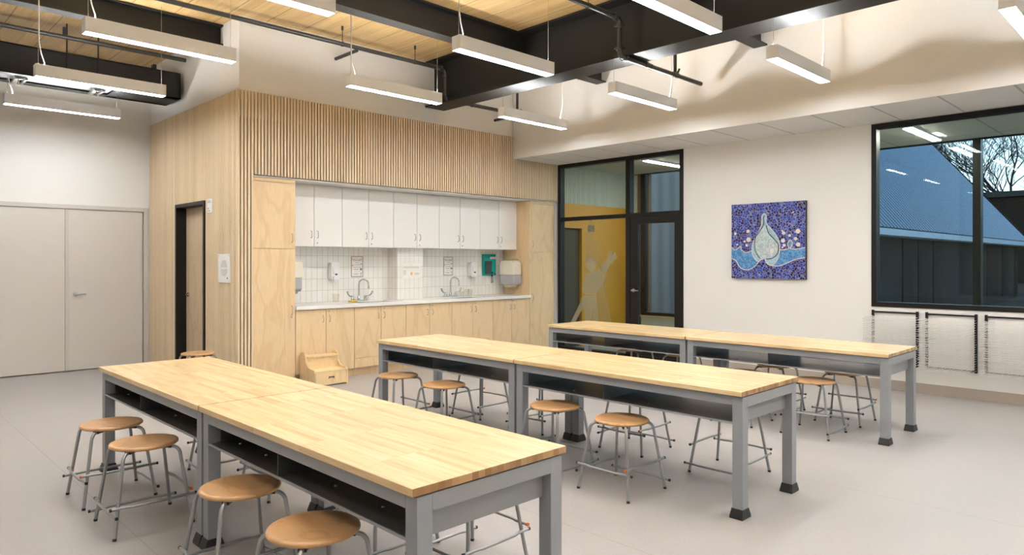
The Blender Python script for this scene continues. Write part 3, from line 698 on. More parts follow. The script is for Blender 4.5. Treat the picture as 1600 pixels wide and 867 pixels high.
# ================================================================== PENDANT LAMPS
def make_lamp(label):
    Ln, Wd, H = 1.215, 0.108, 0.122
    t = thing('pendant_lamp', label, 'lamp', (0, 0, 0), group='linear pendant lamps')
    b = MB(); tk = 0.004; hx, hy = Ln/2, Wd/2
    b.box((-hx, -hy, 0), (hx, -hy+tk, H)); b.box((-hx, hy-tk, 0), (hx, hy, H)); b.box((-hx, -hy+tk, 0), (-hx+tk, hy-tk, H)); b.box((hx-tk, -hy+tk, 0), (hx, hy-tk, H))
    b.box((-hx+tk, -hy+tk, 0.03), (hx-tk, hy-tk, 0.103))
    b.build('housing', 'lamp_grey', t)
    box('diffuser', 'lamp_on', (-hx+tk+0.001, -hy+tk+0.001, 0.003), (hx-tk-0.001, hy-tk-0.001, 0.010), t)
    box('upper_diffuser', 'lamp_on_up', (-hx+tk+0.002, -0.011, 0.103), (hx-tk-0.002, 0.011, 0.109), t)
    return t
def lamp_wires(t, z0, ztop_l, ztop_r, cable_side):
    for sx_, zt in ((-1, ztop_l), (1, ztop_r)):
        x = sx_*0.575
        b = MB(); b.tube([(x, 0, 0.09), (x, 0, zt-z0)], 0.0022, 5, cap=False); b.tube([(x, 0, 0.07), (x, 0, 0.14)], 0.006, 6); b.build('suspension_wire', 'cable_steel', t)
    x = cable_side*0.575; zt = (ztop_l if cable_side < 0 else ztop_r)-z0
    q = -cable_side*0.055
    b = MB(); b.tube([(x+q, 0, 0.08), (x+q*0.9, 0, 0.16), (x+q*0.45, 0, 0.24), (x+q*0.12, 0, 0.34), (x+q*0.1, 0, zt)], 0.0055, 6, cap=False); b.build('power_cable', 'cable_white', t)
ZL = 3.332
cols = (2.06, 4.475, 6.685); rows = (1.07, 2.83, 4.63, 6.38, 8.24, 9.92)
lamp_lab = {
 (0, 5): 'linear pendant lamp nearest the white end wall with the double doors',
 (0, 4): 'linear pendant lamp hanging just in front of the black box duct',
 (0, 3): 'linear pendant lamp in front of a beam, up and left of the slatted corner',
 (1, 3): 'linear pendant lamp hanging before the white wall over the kitchen slats',
 (2, 3): 'small-looking linear pendant lamp under the deep beam, close to the kitchen corner',
 (0, 2): 'linear pendant lamp cut by the upper photo edge, above the kitchen wall',
 (1, 2): 'linear pendant lamp in front of the joint of the two black beams',
 (2, 2): 'linear pendant lamp below the lower pipe, between two others before the bulkhead',
 (1, 1): 'linear pendant lamp cut by the upper photo edge, right against the deep black beam',
 (2, 1): 'linear pendant lamp before the bulkhead between mosaic picture and window',
 (2, 0): 'linear pendant lamp cut by the upper right corner of the photo'}
proto = None
for i, x in enumerate(cols):
    for j, y in enumerate(rows):
        if j > 3 and i > 0: continue
        lab = lamp_lab.get((i, j), 'unseen pendant lamp added above the near front table' if y > 2 else ('unseen pendant lamp beside the camera, left', 'unseen pendant lamp beside the camera, over the middle row end', '')[i])  # unseen lamps of the grid, added for the room's light
        if proto is None: proto = make_lamp(lab); o = proto
        else: o = dup(proto, (0, 0, 0), 0, lab)
        o.location = (x+0.01, y, ZL)
        L_ = [o]
P0 = [o for o in C.objects if o.type == 'EMPTY' and o.name.startswith('pendant_lamp')]
for o in P0:
    x = o.location.x
    if o.location.y > 9.5: lamp_wires(o, ZL, 3.638, 3.638, -1)
    elif x > 6: lamp_wires(o, ZL, 3.68, ZC-0.3 if abs(o.location.y-6.38) < 0.01 and False else ZC, 1)
    elif x > 3 or abs(o.location.y-6.38) < 0.2 or o.location.y < 5 or o.location.y > 8: lamp_wires(o, ZL, ZC, ZC, -1)
# lamps behind the camera's edge of view, needed for the room's light
for x, y, lb in ((-0.4, 1.07, 'unseen pendant lamp left of the camera, near it'), (-0.4, 4.63, 'unseen pendant lamp left of the front row of tables'), (-0.4, 8.24, 'unseen pendant lamp before the double doors, beyond the photo edge'),
        (2.07, -0.75, 'unseen pendant lamp right behind the camera'), (4.485, -0.75, 'unseen pendant lamp right of the middle row end'), (6.695, -0.75, 'unseen pendant lamp by the unseen part of the window'),
        (-0.4, -2.4, 'unseen pendant lamp in the rear corner behind the camera'), (4.485, -2.4, 'unseen pendant lamp at the rear wall, middle'), (6.695, -2.4, 'unseen pendant lamp at the rear wall by the window')):
    dup(proto, (x, y, ZL), 0, lb)

# ================================================================== KITCHEN
def pull(parent, x, y, z, L_=0.085, name='handle', out=(0, -1, 0)):
    o_ = Vector(out)*0.028; p = Vector((x, y, z))
    b = MB(); b.tube([p+Vector((0, 0, L_/2)), p+o_+Vector((0, 0, L_/2-0.012)), p+o_*1.05, p+o_-Vector((0, 0, L_/2-0.012)), p-Vector((0, 0, L_/2))], 0.0045, 8)
    return b.build(name, 'satin_steel', parent)
def lock(parent, x, y, z):
    return MB().tube([(x, y+0.004, z), (x, y-0.006, z)], 0.010, 14).build('lock', 'satin_steel', parent)
UX = [4.073+0.4115*i for i in range(11)]
YF = 7.90
base_names = ['base cabinet left end, behind the little wooden steps', 'base cabinet under the first sink', 'base cabinet in the middle, below the tiled pier',
              'base cabinet under the second sink, below the second soap dispenser', 'base cabinet at the right end, beside the tall cabinet']
for k in range(5):
    x0, x1 = UX[2*k], UX[2*k+2]; xm = (x0+x1)/2; g = 0.0034
    t = thing('base_cabinet', 'birch ply two-door '+base_names[k], 'cabinet', (xm, YF, 0), group='base cabinets under the white counter'); h = (x1-x0)/2
    b = MB(); b.box((-h+0.001, 0.02, 0.10), (-h+0.018, 0.60, 0.90)); b.box((h-0.018, 0.02, 0.10), (h-0.001, 0.60, 0.90)); b.box((-h+0.018, 0.02, 0.10), (h-0.018, 0.60, 0.118)); b.box((-h+0.018, 0.585, 0.118), (h-0.018, 0.60, 0.90)); b.box((-h+0.018, 0.02, 0.88), (h-0.018, 0.05, 0.90))
    b.build('body', 'birch_side', t)
    box('plinth', 'birch_side', (-h+0.001, 0.06, 0.0), (h-0.001, 0.075, 0.10), t)
    zlo = 0.105
    if k in (1, 3):
        zlo = 0.232; box('plinth_panel', 'birch', (-h+g, 0, 0.105), (h-g, 0.018, 0.228), t, 0.001)
    for s_i, (a, c_) in enumerate(((-h, 0), (0, h))):
        d = box('door', 'birch', (a+g, 0, zlo), (c_-g, 0.018, 0.893), t, 0.001)
        hxx = (c_-0.045) if s_i == 0 else (a+0.045)
        pull(d, hxx, 0, 0.775)
        if s_i == 1: lock(d, hxx, 0, 0.865)
up_names = ['wall cabinet beside the tall cabinet by the slatted corner', 'wall cabinet above the first hand-washing poster', 'wall cabinet above the tiled pier with the white notice',
            'wall cabinet above the second hand-washing poster', 'wall cabinet above the teal wall holder']
for k in range(5):
    x0, x1 = UX[2*k], UX[2*k+2]; xm = (x0+x1)/2; h = (x1-x0)/2; g = 0.0034
    t = thing('wall_cabinet', 'white two-door '+up_names[k], 'cabinet', (xm, 8.2, 1.69), group='white wall cabinets over the counter')
    box('body', 'white_cabinet', (-h+0.0005, 0.019, 0), (h-0.0005, 0.328, 0.80), t)
    for s_i, (a, c_) in enumerate(((-h, 0), (0, h))):
        d = box('door', 'white_cabinet', (a+g, 0, 0.0), (c_-g, 0.018, 0.78), t, 0.001)
        hxx = (c_-0.045) if s_i == 0 else (a+0.045)
        pull(d, hxx, 0, 0.155, 0.095)
        if s_i == 1: lock(d, hxx, 0, 0.045)
def tall(x0, x1, side, label, depth=0.62):
    t = thing('tall_cabinet', label, 'cabinet', ((x0+x1)/2, YF, 0), group='tall birch cabinets at the ends of the counter'); h = (x1-x0)/2; g = 0.002
    box('body', 'birch_side', (-h, 0.019, 0.10), (h, depth, 2.485), t)
    box('plinth', 'black_frame', (-h+0.001, 0.05, 0), (h-0.001, 0.07, 0.10), t)
    box('filler', 'birch_side', (-h, 0.002, 2.445), (h, 0.019, 2.485), t)
    d = box('door', 'birch', (-h+g, 0, 1.652), (h-g, 0.018, 2.44), t, 0.001); sx_ = h-0.05 if side > 0 else -h+0.05; pull(d, sx_, 0, 1.78, 0.11)
    d = box('door', 'birch', (-h+g, 0, 0.05), (h-g, 0.018, 1.646), t, 0.001); pull(d, sx_, 0, 0.905, 0.11); lock(d, sx_, 0, 0.82)
    return t
tall(3.541, 4.070, 1, 'tall birch ply cabinet beside the slatted corner, with a two-part front')
tall(8.193, 8.785, -1, 'narrow-looking tall birch ply cabinet beside the black glass screen')

# counter with two sink cut-outs
t = thing('worktop', 'long white counter worktop over the birch base cabinets', 'worktop', (0, 0, 0))
SK = ((5.02, 5.60), (6.66, 7.26)); y0, y1 = 7.868, 8.528; sy0, sy1 = 8.02, 8.295; z0, z1 = 0.902, 0.945
b = MB(); b.box((4.072, y0, z0), (8.19, sy0, z1)); b.box((4.072, sy1, z0), (8.19, 8.298, z1))
b.box((4.072, 8.298, z0), (5.854, y1, z1)); b.box((6.313, 8.298, z0), (8.19, y1, z1))
px = 4.072
for a, c_ in SK: b.box((px, sy0, z0), (a, sy1 if px < 5 or True else sy1, z1)); px = c_
b.box((px, sy0, z0), (8.19, sy1, z1))
b.build('slab', 'counter_white', t)
for k, (a, c_) in enumerate(SK):
    t = thing('sink', ('steel undermount sink in the counter, below the first poster', 'steel undermount sink in the counter, below the second poster')[k], 'sink', ((a+c_)/2, (sy0+sy1)/2, 0.77), group='undermount sinks'); h = (c_-a)/2-0.002; q = (sy1-sy0)/2-0.002
    b = MB(); tk = 0.004
    b.box((-h, -q, 0), (h, q, tk)); b.box((-h, -q, tk), (-h+tk, q, 0.165)); b.box((h-tk, -q, tk), (h, q, 0.165)); b.box((-h+tk, -q, tk), (h-tk, -q+tk, 0.165)); b.box((-h+tk, q-tk, tk), (h-tk, q, 0.165)); b.build('basin', 'sink_steel', t)
    MB().lathe([(0.04, 0), (0.042, 0.005), (0.03, 0.006)], (0, 0, tk), 20).build('drain', 'steel', t)
def faucet(x, label):
    t = thing('faucet', label, 'faucet', (x, 8.42, 0.945), group='gooseneck faucets')
    b = MB(); b.prism([(-0.135, -0.02), (-0.125, -0.03), (0.125, -0.03), (0.135, -0.02), (0.135, 0.02), (0.125, 0.03), (-0.125, 0.03), (-0.135, 0.02)], 0, 0.014, 'XY'); b.build('base', 'steel', t, 0.002)
    b = MB(); b.lathe([(0.020, 0.0), (0.020, 0.05), (0.013, 0.06)], (0, 0, 0.014), 18)
    pts = [(0, 0, 0.06), (0, 0, 0.235)]+[(0.0, -0.065+0.065*math.cos(a), 0.235+0.065*math.sin(a)) for a in [PI*i/10 for i in range(1, 11)]]+[(0, -0.133, 0.20)]
    pts = [(p[1]*-0.75, p[1]*0.66, p[2]) for p in pts]
    b.tube(pts, 0.0105, 12); e = Vector(pts[-1]); b.tube([e, e-Vector((0, 0, 0.03))], 0.0135, 12); b.build('spout', 'steel', t)
    for s_ in (-1, 1):
        b = MB(); b.lathe([(0.022, 0), (0.02, 0.02), (0.013, 0.045), (0.013, 0.06)], (s_*0.1, 0, 0.014), 16)
        b.tube([(s_*0.1, 0, 0.068), (s_*0.13, -0.01, 0.066), (s_*0.165, -0.02, 0.076), (s_*0.19, -0.025, 0.10), (s_*0.205, -0.028, 0.135)], [0.008, 0.008, 0.010, 0.012, 0.013], 10); b.build('handle', 'steel', t)
faucet(5.29, 'chrome gooseneck faucet with wing handles under the first poster')
faucet(6.94, 'chrome gooseneck faucet with wing handles under the second poster')

def soap(x, label):
    t = thing('soap_dispenser', label, 'dispenser', (x, 8.529, 1.365), group='white soap dispensers on the tiles')
    b = MB(); b.prism([(-0.055, -0.115), (0.055, -0.115), (0.062, -0.09), (0.062, 0.10), (0.045, 0.12), (-0.045, 0.12), (-0.062, 0.10), (-0.062, -0.09)], -0.10, -0.001, 'XZ'); b.build('body', 'dispenser_white', t, 0.008)
    b = MB(); b.prism([(-0.05, 0.07), (0.05, 0.07), (0.044, 0.0), (0.025, -0.045), (-0.025, -0.045), (-0.044, 0.0)], -0.118, -0.10, 'XZ'); b.build('cover', 'dispenser_white', t, 0.006)
    b = MB(); b.prism([(-0.045, -0.07), (0.045, -0.07), (0.04, -0.125), (-0.04, -0.125)], -0.125, -0.08, 'XZ'); b.build('push_bar', 'dispenser_white', t, 0.006)
    b = MB(); b.lathe([(0.02, 0), (0.02, 0.004)], (0, 0, 0), 16, 'Y'); o = b.build('nozzle', 'black_plastic', t); o.scale = (1, 1, 0.55); o.location = (0, -0.121, -0.045)
soap(4.93, 'white push soap dispenser on the tiles, left of the first poster')
soap(7.445, 'white push soap dispenser on the tiles between second poster and teal holder')

def poster(x, label):
    t = thing('handwashing_poster', label, 'poster', (x, 8.529, 1.42), group='hand-washing posters on the tiles')
    box('sheet', 'print_border', (-0.098, -0.003, -0.148), (0.098, -0.0005, 0.148), t)
    box('paper', 'paper_white', (-0.082, -0.0040, -0.13), (0.082, -0.003, 0.135), t)
    R = (PI/2, 0, 0)
    text('title', 'HOW TO WASH', 0.023, 'print_brown', t, (0, -0.0045, 0.100), R, align='CENTER')
    text('title', 'YOUR HANDS', 0.023, 'print_brown', t, (0, -0.0045, 0.080), R, align='CENTER')
    b = MB()
    for z, a, c_ in ((0.055, -0.03, 0.035), (0.024, -0.045, 0.05), (-0.008, -0.065, 0.06), (-0.034, -0.065, 0.03), (-0.045, -0.05, 0.02), (-0.073, -0.05, 0.015), (-0.100, -0.065, 0.035), (-0.110, -0.05, 0.02)):
        b.box((a, -0.0048, z), (c_, -0.004, z+0.0055))
    b.build('text_line', 'print_grey', t)
    for x_, z, r, mm in ((-0.070, 0.022, 0.011, 'print_pink'), (0.064, 0.040, 0.011, 'print_blue'), (0.062, -0.036, 0.017, 'print_skin'), (0.062, -0.090, 0.013, 'print_pink'), (0.062, -0.112, 0.008, 'print_teal'), (0.035, -0.066, 0.008, 'print_teal')):
        MB().lathe([(r, 0), (r, 0.0008)], (x_, -0.0048, z), 14, 'Y').build('picture', mm, t)
poster(5.327, 'hand-washing poster on the tiles above the first faucet')
poster(6.985, 'hand-washing poster on the tiles above the second faucet')

t = thing('notice', 'pale landscape notice with a small amber square on the tiled pier', 'notice', (6.10, 8.299, 1.36))
box('sheet', 'paper_white', (-0.165, -0.004, -0.105), (0.165, -0.0005, 0.105), t)
b = MB(); b.box((-0.14, -0.0048, 0.035), (0.14, -0.004, 0.065)); b.box((-0.14, -0.0048, -0.06), (-0.10, -0.004, 0.01)); b.box((-0.03, -0.0048, 0.082), (0.03, -0.004, 0.088)); b.box((0.06, -0.0048, -0.06), (0.14, -0.004, -0.03)); b.build('print', 'print_pale', t)
box('amber_square', 'print_amber', (-0.016, -0.0052, -0.062), (0.018, -0.004, -0.022), t)

t = thing('wall_holder', 'teal plastic wall holder with a dark panel and key on the tiles', 'holder', (7.845, 8.529, 1.44))
box('backplate', 'teal_plastic', (-0.145, -0.03, -0.175), (0.145, -0.001, 0.175), t, 0.004)
box('tray', 'teal_plastic_light', (-0.115, -0.034, -0.165), (0.12, -0.03, 0.11), t, 0.002)
b = MB(); b.prism([(-0.11, -0.155), (0.03, -0.155), (0.045, 0.06), (-0.10, 0.06)], -0.05, -0.034, 'XZ'); b.build('dark_panel', 'slate_grey', t, 0.003)
box('name_strip', 'paper_white', (0.01, -0.037, 0.095), (0.14, -0.0345, 0.13), t)
box('name_print', 'print_pink', (0.025, -0.0385, 0.107), (0.125, -0.037, 0.117), t)
b = MB(); b.box((0.04, -0.045, -0.15), (0.07, -0.034, -0.12)); b.box((0.04, -0.045, -0.195), (0.06, -0.034, -0.16)); b.box((0.105, -0.045, -0.17), (0.13, -0.034, -0.145)); b.build('clip', 'black_plastic', t)
b = MB(); b.tube([(0.045, -0.03, -0.18), (0.038, -0.032, -0.29), (0.075, -0.032, -0.29), (0.07, -0.03, -0.18)], 0.006, 6); b.box((0.035, -0.04, -0.30), (0.08, -0.028, -0.285)); b.build('key_loop', 'satin_steel', t)

def towel(loc, flip, label):
    t = thing('paper_towel_dispenser', label, 'dispenser', loc, group='paper towel dispensers at the ends of the counter')
    s_ = -1 if not flip else 1
    if not flip: box('backboard', 'backboard_cream', (-0.02, -0.06, -0.27), (-0.001, 0.285, 0.24), t, 0.003)
    b = MB(); b.prism([(-0.165, -0.03), (-0.165, 0.15), (-0.145, 0.185), (-0.10, 0.205), (0.10, 0.205), (0.145, 0.185), (0.165, 0.15), (0.165, -0.03)], s_*0.02, s_*0.22, 'YZ'); b.build('cover', 'dispenser_cream', t, 0.02, seg=3)
    b = MB(); b.prism([(-0.16, -0.03), (0.16, -0.03), (0.16, -0.16), (0.13, -0.19), (-0.13, -0.19), (-0.16, -0.16)], s_*0.02, s_*0.205, 'YZ'); b.build('window', 'dispenser_smoke', t, 0.01)
    b = MB(); b.prism([(-0.09, -0.185), (0.09, -0.185), (0.07, -0.225), (-0.07, -0.225)], s_*0.05, s_*0.19, 'YZ'); b.build('chute', 'backboard_cream', t, 0.004)
towel((8.192, 8.235, 1.30), False, 'cream paper towel dispenser on a backboard at the right end of the counter')
towel((4.071, 8.28, 1.31), True, 'cream paper towel dispenser half hidden by the left tall cabinet')

t = tag(box('sponge', 'yellow_sponge', (5.05, 8.25, 0.9455), (5.16, 8.31, 0.965), None, 0.004), 'flat yellow sponge on the counter beside the first sink', 'sponge')
def tumbler(x, y, z, r, h, lab, grp='clear tumblers on the counter'):
    b = MB(); b.lathe([(r*0.8, 0), (r, h), (r-0.003, h), (r*0.8-0.003, 0.005), (0.0001, 0.005)], (0, 0, 0), 20); o = b.build('tumbler', 'glass_clear', None); o.location = (x, y, z); tag(o, lab, 'cup', grp)
tumbler(4.93, 8.42, 0.945, 0.045, 0.11, 'pale clear beaker on the counter below the first soap dispenser')
for k, (x, y) in enumerate(((7.20, 8.44), (7.30, 8.44), (7.30, 8.36))):
    tumbler(x, y, 0.945, 0.038, 0.075 if k == 0 else 0.11, ('small clear cup right of the second faucet', 'taller clear cup right of the second faucet, against the tiles', 'taller clear cup right of the second faucet, nearer the counter edge')[k])

# little wooden step stool
t = thing('step_stool', 'small birch two-step stool with curved sides in front of the base cabinets', 'step stool', (4.335, 7.50, 0), 0.0)
side = [(0, 0), (0.37, 0), (0.37, 0.345), (0.355, 0.375), (0.32, 0.395), (0.275, 0.392), (0.245, 0.37), (0.23, 0.33), (0.215, 0.275), (0.185, 0.235), (0.14, 0.215), (0.06, 0.205), (0.02, 0.195), (0.0, 0.165)]
for s_ in (-1, 1):
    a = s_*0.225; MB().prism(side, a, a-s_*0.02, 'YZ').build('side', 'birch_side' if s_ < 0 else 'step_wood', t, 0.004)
box('upper_tread', 'step_wood', (-0.205, 0.19, 0.325), (0.205, 0.36, 0.345), t, 0.004)
box('lower_tread', 'step_wood', (-0.205, 0.008, 0.165), (0.205, 0.22, 0.185), t, 0.004)
box('riser', 'step_wood', (-0.205, 0.215, 0.185), (0.205, 0.23, 0.325), t)
box('front_panel', 'step_wood', (-0.205, 0.012, 0.012), (0.205, 0.028, 0.165), t, 0.002)
b = MB(); b.tube([(-0.035, 0.004, 0.088), (-0.03, 0.004, 0.108), (-0.012, 0.004, 0.104), (0.012, 0.004, 0.104), (0.03, 0.004, 0.108), (0.035, 0.004, 0.088)], 0.006, 8); b.build('emblem', 'stool_pull', t)

# room sign and speaker plate on the slats
t = thing('room_sign', 'white room number sign on the slats beside the wooden door', 'sign', (XC-0.001, 8.67, 2.18))
box('plate', 'sign_white', (-0.008, -0.075, -0.085), (0, 0.075, 0.085), t, 0.002)
R = (PI/2, 0, -PI/2)
text('room_number', '102.A', 0.042, 'dark_print', t, (-0.0085, 0.06, 0.035), R); text('room_name', 'Staff', 0.024, 'dark_print', t, (-0.0085, 0.06, -0.040), R); text('room_name', 'Storage', 0.024, 'dark_print', t, (-0.0085, 0.06, -0.068), R)
t = thing('speaker_plate', 'white wall speaker plate with an oval grille on the slats', 'speaker', (XC-0.001, 8.225, 1.415))
box('plate', 'sign_white', (-0.012, -0.17, -0.17), (0, 0.17, 0.17), t, 0.002)
b = MB(); gp = [(-0.09, 0.01), (-0.09, 0.05), (-0.045, 0.095), (0.045, 0.095), (0.09, 0.05), (0.09, 0.01)]
b.prism(gp, -0.0135, -0.012, 'YZ'); b.prism([(y, -z-0.0+0.004) for y, z in gp], -0.0135, -0.012, 'YZ'); b.build('grille', 'grille_grey', t)
b = MB(); b.box((-0.016, -0.105, -0.125), (-0.012, -0.09, -0.105)); b.build('button', 'black_plastic', t)
b = MB()
for y in (-0.145, 0.145):
    for z in (-0.15, 0.15): b.tube([(-0.0135, y, z), (-0.012, y, z)], 0.006, 10)
b.build('screws', 'satin_steel', t)

# ================================================================== MOSAIC PICTURE
t = thing('mosaic_picture', 'square blue mosaic picture of a pear-shaped water drop on the white wall', 'picture', (XW-0.001, 4.155, 1.768))
# local: u left..right = +0.5..-0.5 in Y, v in Z ; face looks to -X
S = 1.0
def uv(x, y):      # pixel in the close-up to panel coordinates
    u = (x-75)/667.0; top = 118-43*u; bot = 778+7*u
    return (0.5-u)*1.008, (0.5-(y-top)/(bot-top))*0.998
box('panel', 'canvas_edge', (-0.045, -0.504, -0.499), (0, 0.504, 0.499), t)
box('navy_mosaic', 'mosaic_navy', (-0.048, -0.503, -0.498), (-0.045, 0.503, 0.498), t)
def smooth(pts, n=4, closed=True):
    out = []; m = len(pts)
    rng = range(m if closed else m-1)
    for i in rng:
        p0 = pts[(i-1) % m] if closed or i > 0 else pts[i]; p1 = pts[i]; p2 = pts[(i+1) % m]; p3 = pts[(i+2) % m] if closed or i < m-2 else pts[i+1]
        for k in range(n):
            q = k/n; out.append(tuple(0.5*((2*p1[a])+(-p0[a]+p2[a])*q+(2*p0[a]-5*p1[a]+4*p2[a]-p3[a])*q*q+(-p0[a]+3*p1[a]-3*p2[a]+p3[a])*q**3) for a in (0, 1)))
    if not closed: out.append(pts[-1])
    return out
def U(l): return [uv(*p) for p in l]
top1 = smooth(U([(76, 500), (110, 525), (140, 510), (165, 490), (175, 525), (220, 548), (265, 530), (290, 490)]), closed=False)
bot1 = smooth(U([(400, 600), (385, 600), (340, 622), (300, 670), (240, 702), (180, 695), (145, 665), (120, 620), (76, 602)]), closed=False)
MB().prism(top1+U([(400, 500)])+bot1, -0.0505, -0.048, 'YZ').build('water', 'mosaic_sky', t)
top2 = smooth(U([(500, 515), (560, 520), (610, 505), (660, 515), (739, 498)]), closed=False)
bot2 = smooth(U([(739, 592), (680, 600), (600, 632), (530, 662), (460, 665), (410, 645)]), closed=False)
MB().prism(top2+bot2+U([(400, 560)]), -0.0505, -0.048, 'YZ').build('water', 'mosaic_sky', t)
drop_o = smooth(U([(383, 195), (405, 215), (405, 280), (450, 335), (500, 400), (522, 470), (520, 550), (500, 615), (450, 662), (405, 640), (390, 600), (330, 625), (295, 600), (272, 540), (280, 460), (320, 385), (355, 310), (362, 260), (363, 215)]))
MB().prism(drop_o, -0.0525, -0.0505, 'YZ').build('drop', 'mosaic_ice', t)
drop_i = smooth(U([(388, 310), (402, 330), (440, 390), (500, 440), (515, 500), (490, 570), (440, 602), (395, 600), (345, 595), (305, 540), (298, 470), (320, 400), (365, 335)]))
MB().prism(drop_i, -0.0545, -0.0525, 'YZ').build('drop_core', 'mosaic_pale', t)
def line(l, r, m, name, closed=False, lift=-0.0545):
    p = smooth(U(l), closed=closed); b = MB(); b.tube([(lift, a, c_) for a, c_ in p], r, 5, closed=closed); b.build(name, m, t)
line([(76, 500), (110, 525), (140, 510), (165, 490), (175, 525), (220, 548), (265, 530)], 0.006, 'mosaic_cream', 'outline', lift=-0.051)
line([(400, 600), (385, 600), (340, 622), (300, 670), (240, 702), (180, 695), (145, 665), (120, 620), (76, 602)], 0.006, 'mosaic_cream', 'outline', lift=-0.053)
line([(739, 592), (680, 600), (600, 632), (530, 662), (460, 665), (410, 645), (390, 600)], 0.006, 'mosaic_cream', 'outline', lift=-0.053)
line([(525, 520), (560, 520), (600, 508), (592, 470), (612, 432), (632, 455), (625, 490), (612, 505), (660, 515), (739, 498)], 0.006, 'mosaic_cream', 'outline', lift=-0.051)
line([(383, 195), (405, 215), (405, 280), (450, 335), (500, 400), (522, 470), (520, 550), (500, 615), (450, 662), (405, 640), (390, 600), (330, 625), (295, 600), (272, 540), (280, 460), (320, 385), (355, 310), (362, 260), (363, 215)], 0.005, 'mosaic_dot', 'outline', True, -0.0525)
line([(388, 212), (378, 235), (380, 290), (345, 350), (305, 410), (296, 470), (308, 540), (345, 600)], 0.005, 'mosaic_black', 'dark_outline')
line([(403, 300), (425, 370), (480, 430), (512, 480), (505, 550), (460, 595), (400, 605)], 0.005, 'mosaic_black', 'dark_outline')
MB().prism(smooth(U([(612, 440), (630, 470), (612, 500), (594, 470)])), -0.0500, -0.048, 'YZ').build('small_drop', 'mosaic_sky', t)
for x, y, r in ((113, 378, 12), (234, 355, 15), (239, 430, 21), (202, 447, 10), (131, 477, 9), (220, 482, 11), (556, 369, 15), (679, 352, 20), (608, 391, 12), (660, 420, 14), (551, 438, 17), (561, 479, 13), (681, 472, 18), (545, 498, 8), (455, 527, 20), (545, 350, 7), (465, 482, 7), (640, 180, 6)):
    yy, zz = uv(x, y); d = 0.0545 if x in (455, 465) else 0.048
    MB().lathe([(r*1.5/1000, 0), (r*1.5/1000, 0.004)], (-d-0.004, yy, zz), 16, 'X').build('disc', 'mosaic_dot', t)

# ================================================================== DRYING RACKS
def rack_shelf(parent, proto_, z, W, tilt):
    if proto_ is None:
        b = MB(); D = 0.33; r = 0.0021
        b.tube([(0, -W/2, 0), (-D, -W/2, 0), (-D, W/2, 0), (0, W/2, 0)], r*1.25, 5)
        for k in range(1, 6):
            y = -W/2+W*k/6; b.tube([(0, y, 0), (-D, y, 0)], r*0.8, 4, cap=False)
        for k in (1, 2, 3): b.tube([(-D*k/4, -W/2, 0), (-D*k/4, W/2, 0)], r*0.8, 4, cap=False)
        o = b.build('shelf', 'white_wire', parent)
    else:
        o = proto_.copy(); C.objects.link(o); o.parent = parent
    o.location = (-0.03, random.uniform(-0.004, 0.004), z); o.rotation_euler = (0, tilt, 0)
    return o
sh = None
for k, (ya, yb, lab) in enumerate(((2.878, 2.384, 'wall-hung wire drying rack behind the end of the back table'), (2.313, 1.817, 'wall-hung wire drying rack between the two others under the window'), (1.748, 1.252, 'wall-hung wire drying rack under the window, cut by the photo edge'))):
    W = ya-yb; t = thing('drying_rack', lab, 'rack', (XW-0.001, (ya+yb)/2, 0), group='wire drying racks under the window')
    for s_ in (-1, 1): box('upright', 'black_frame', (-0.03, s_*(W/2-0.012)-0.012, 0.29), (0, s_*(W/2-0.012)+0.012, 0.925), t)
    box('top_bar', 'black_frame', (-0.02, -W/2+0.024, 0.895), (-0.004, W/2-0.024, 0.912), t)
    box('bottom_bar', 'black_frame', (-0.02, -W/2+0.024, 0.295), (-0.004, W/2-0.024, 0.312), t)
    for q in range(22):
        sh_ = rack_shelf(t, sh, 0.315+q*0.0258, W-0.02, random.uniform(-0.015, 0.02))
        if sh is None: sh = sh_

# ================================================================== DECALS ON THE SIDE LIGHT
t = thing('window_decal', 'frosted silhouette of a reaching figure stuck on the glass side light', 'decal', (XW+0.026, 0, 0))
def G(x, y):      # photo point on the glass plane -> (Y, Z)
    c_, s_ = math.cos(YAW), math.sin(YAW); r = (x-800)/FPX; z = -(y-407.9)/FPX
    k = (XW+0.026)/(c_+r*s_); return (k*(s_-r*c_), 1.5+k*z)
Z7 = lambda l: [G(860+x/4.818, 340+y/4.818) for x, y in l]
def film(l, name='shape', m='frost_film', off=0.0): MB().prism(Z7(l), off, off-0.0006, 'YZ').build(name, m, t)
film([(306+42*math.cos(a), 352+57*math.sin(a)) for a in [2*PI*i/24 for i in range(24)]], 'head')
film([(448, 243), (472, 254), (462, 292), (486, 258), (511, 296), (458, 350), (424, 315)], 'hand')
film([(420, 319), (452, 347), (414, 430), (372, 384)], 'forearm')
film([(368, 388), (412, 433), (410, 470), (392, 500), (345, 575), (260, 578), (238, 545), (245, 500), (268, 420), (325, 410)], 'torso')
film([(246, 585), (345, 580), (350, 640), (318, 705), (305, 800), (262, 800), (262, 690), (235, 700), (180, 800), (146, 800), (200, 690)], 'legs')
film([(345, 650), (355, 655), (358, 720), (362, 800), (320, 800), (318, 760), (325, 700)], 'rear_leg')
film([(298, 15), (308, 15), (356, 245), (462, 800), (368, 800), (352, 640), (345, 575), (400, 470), (372, 384), (358, 360), (330, 300), (262, 350), (262, 120)], 'light_cone', 'frost_film_light', 0.003)

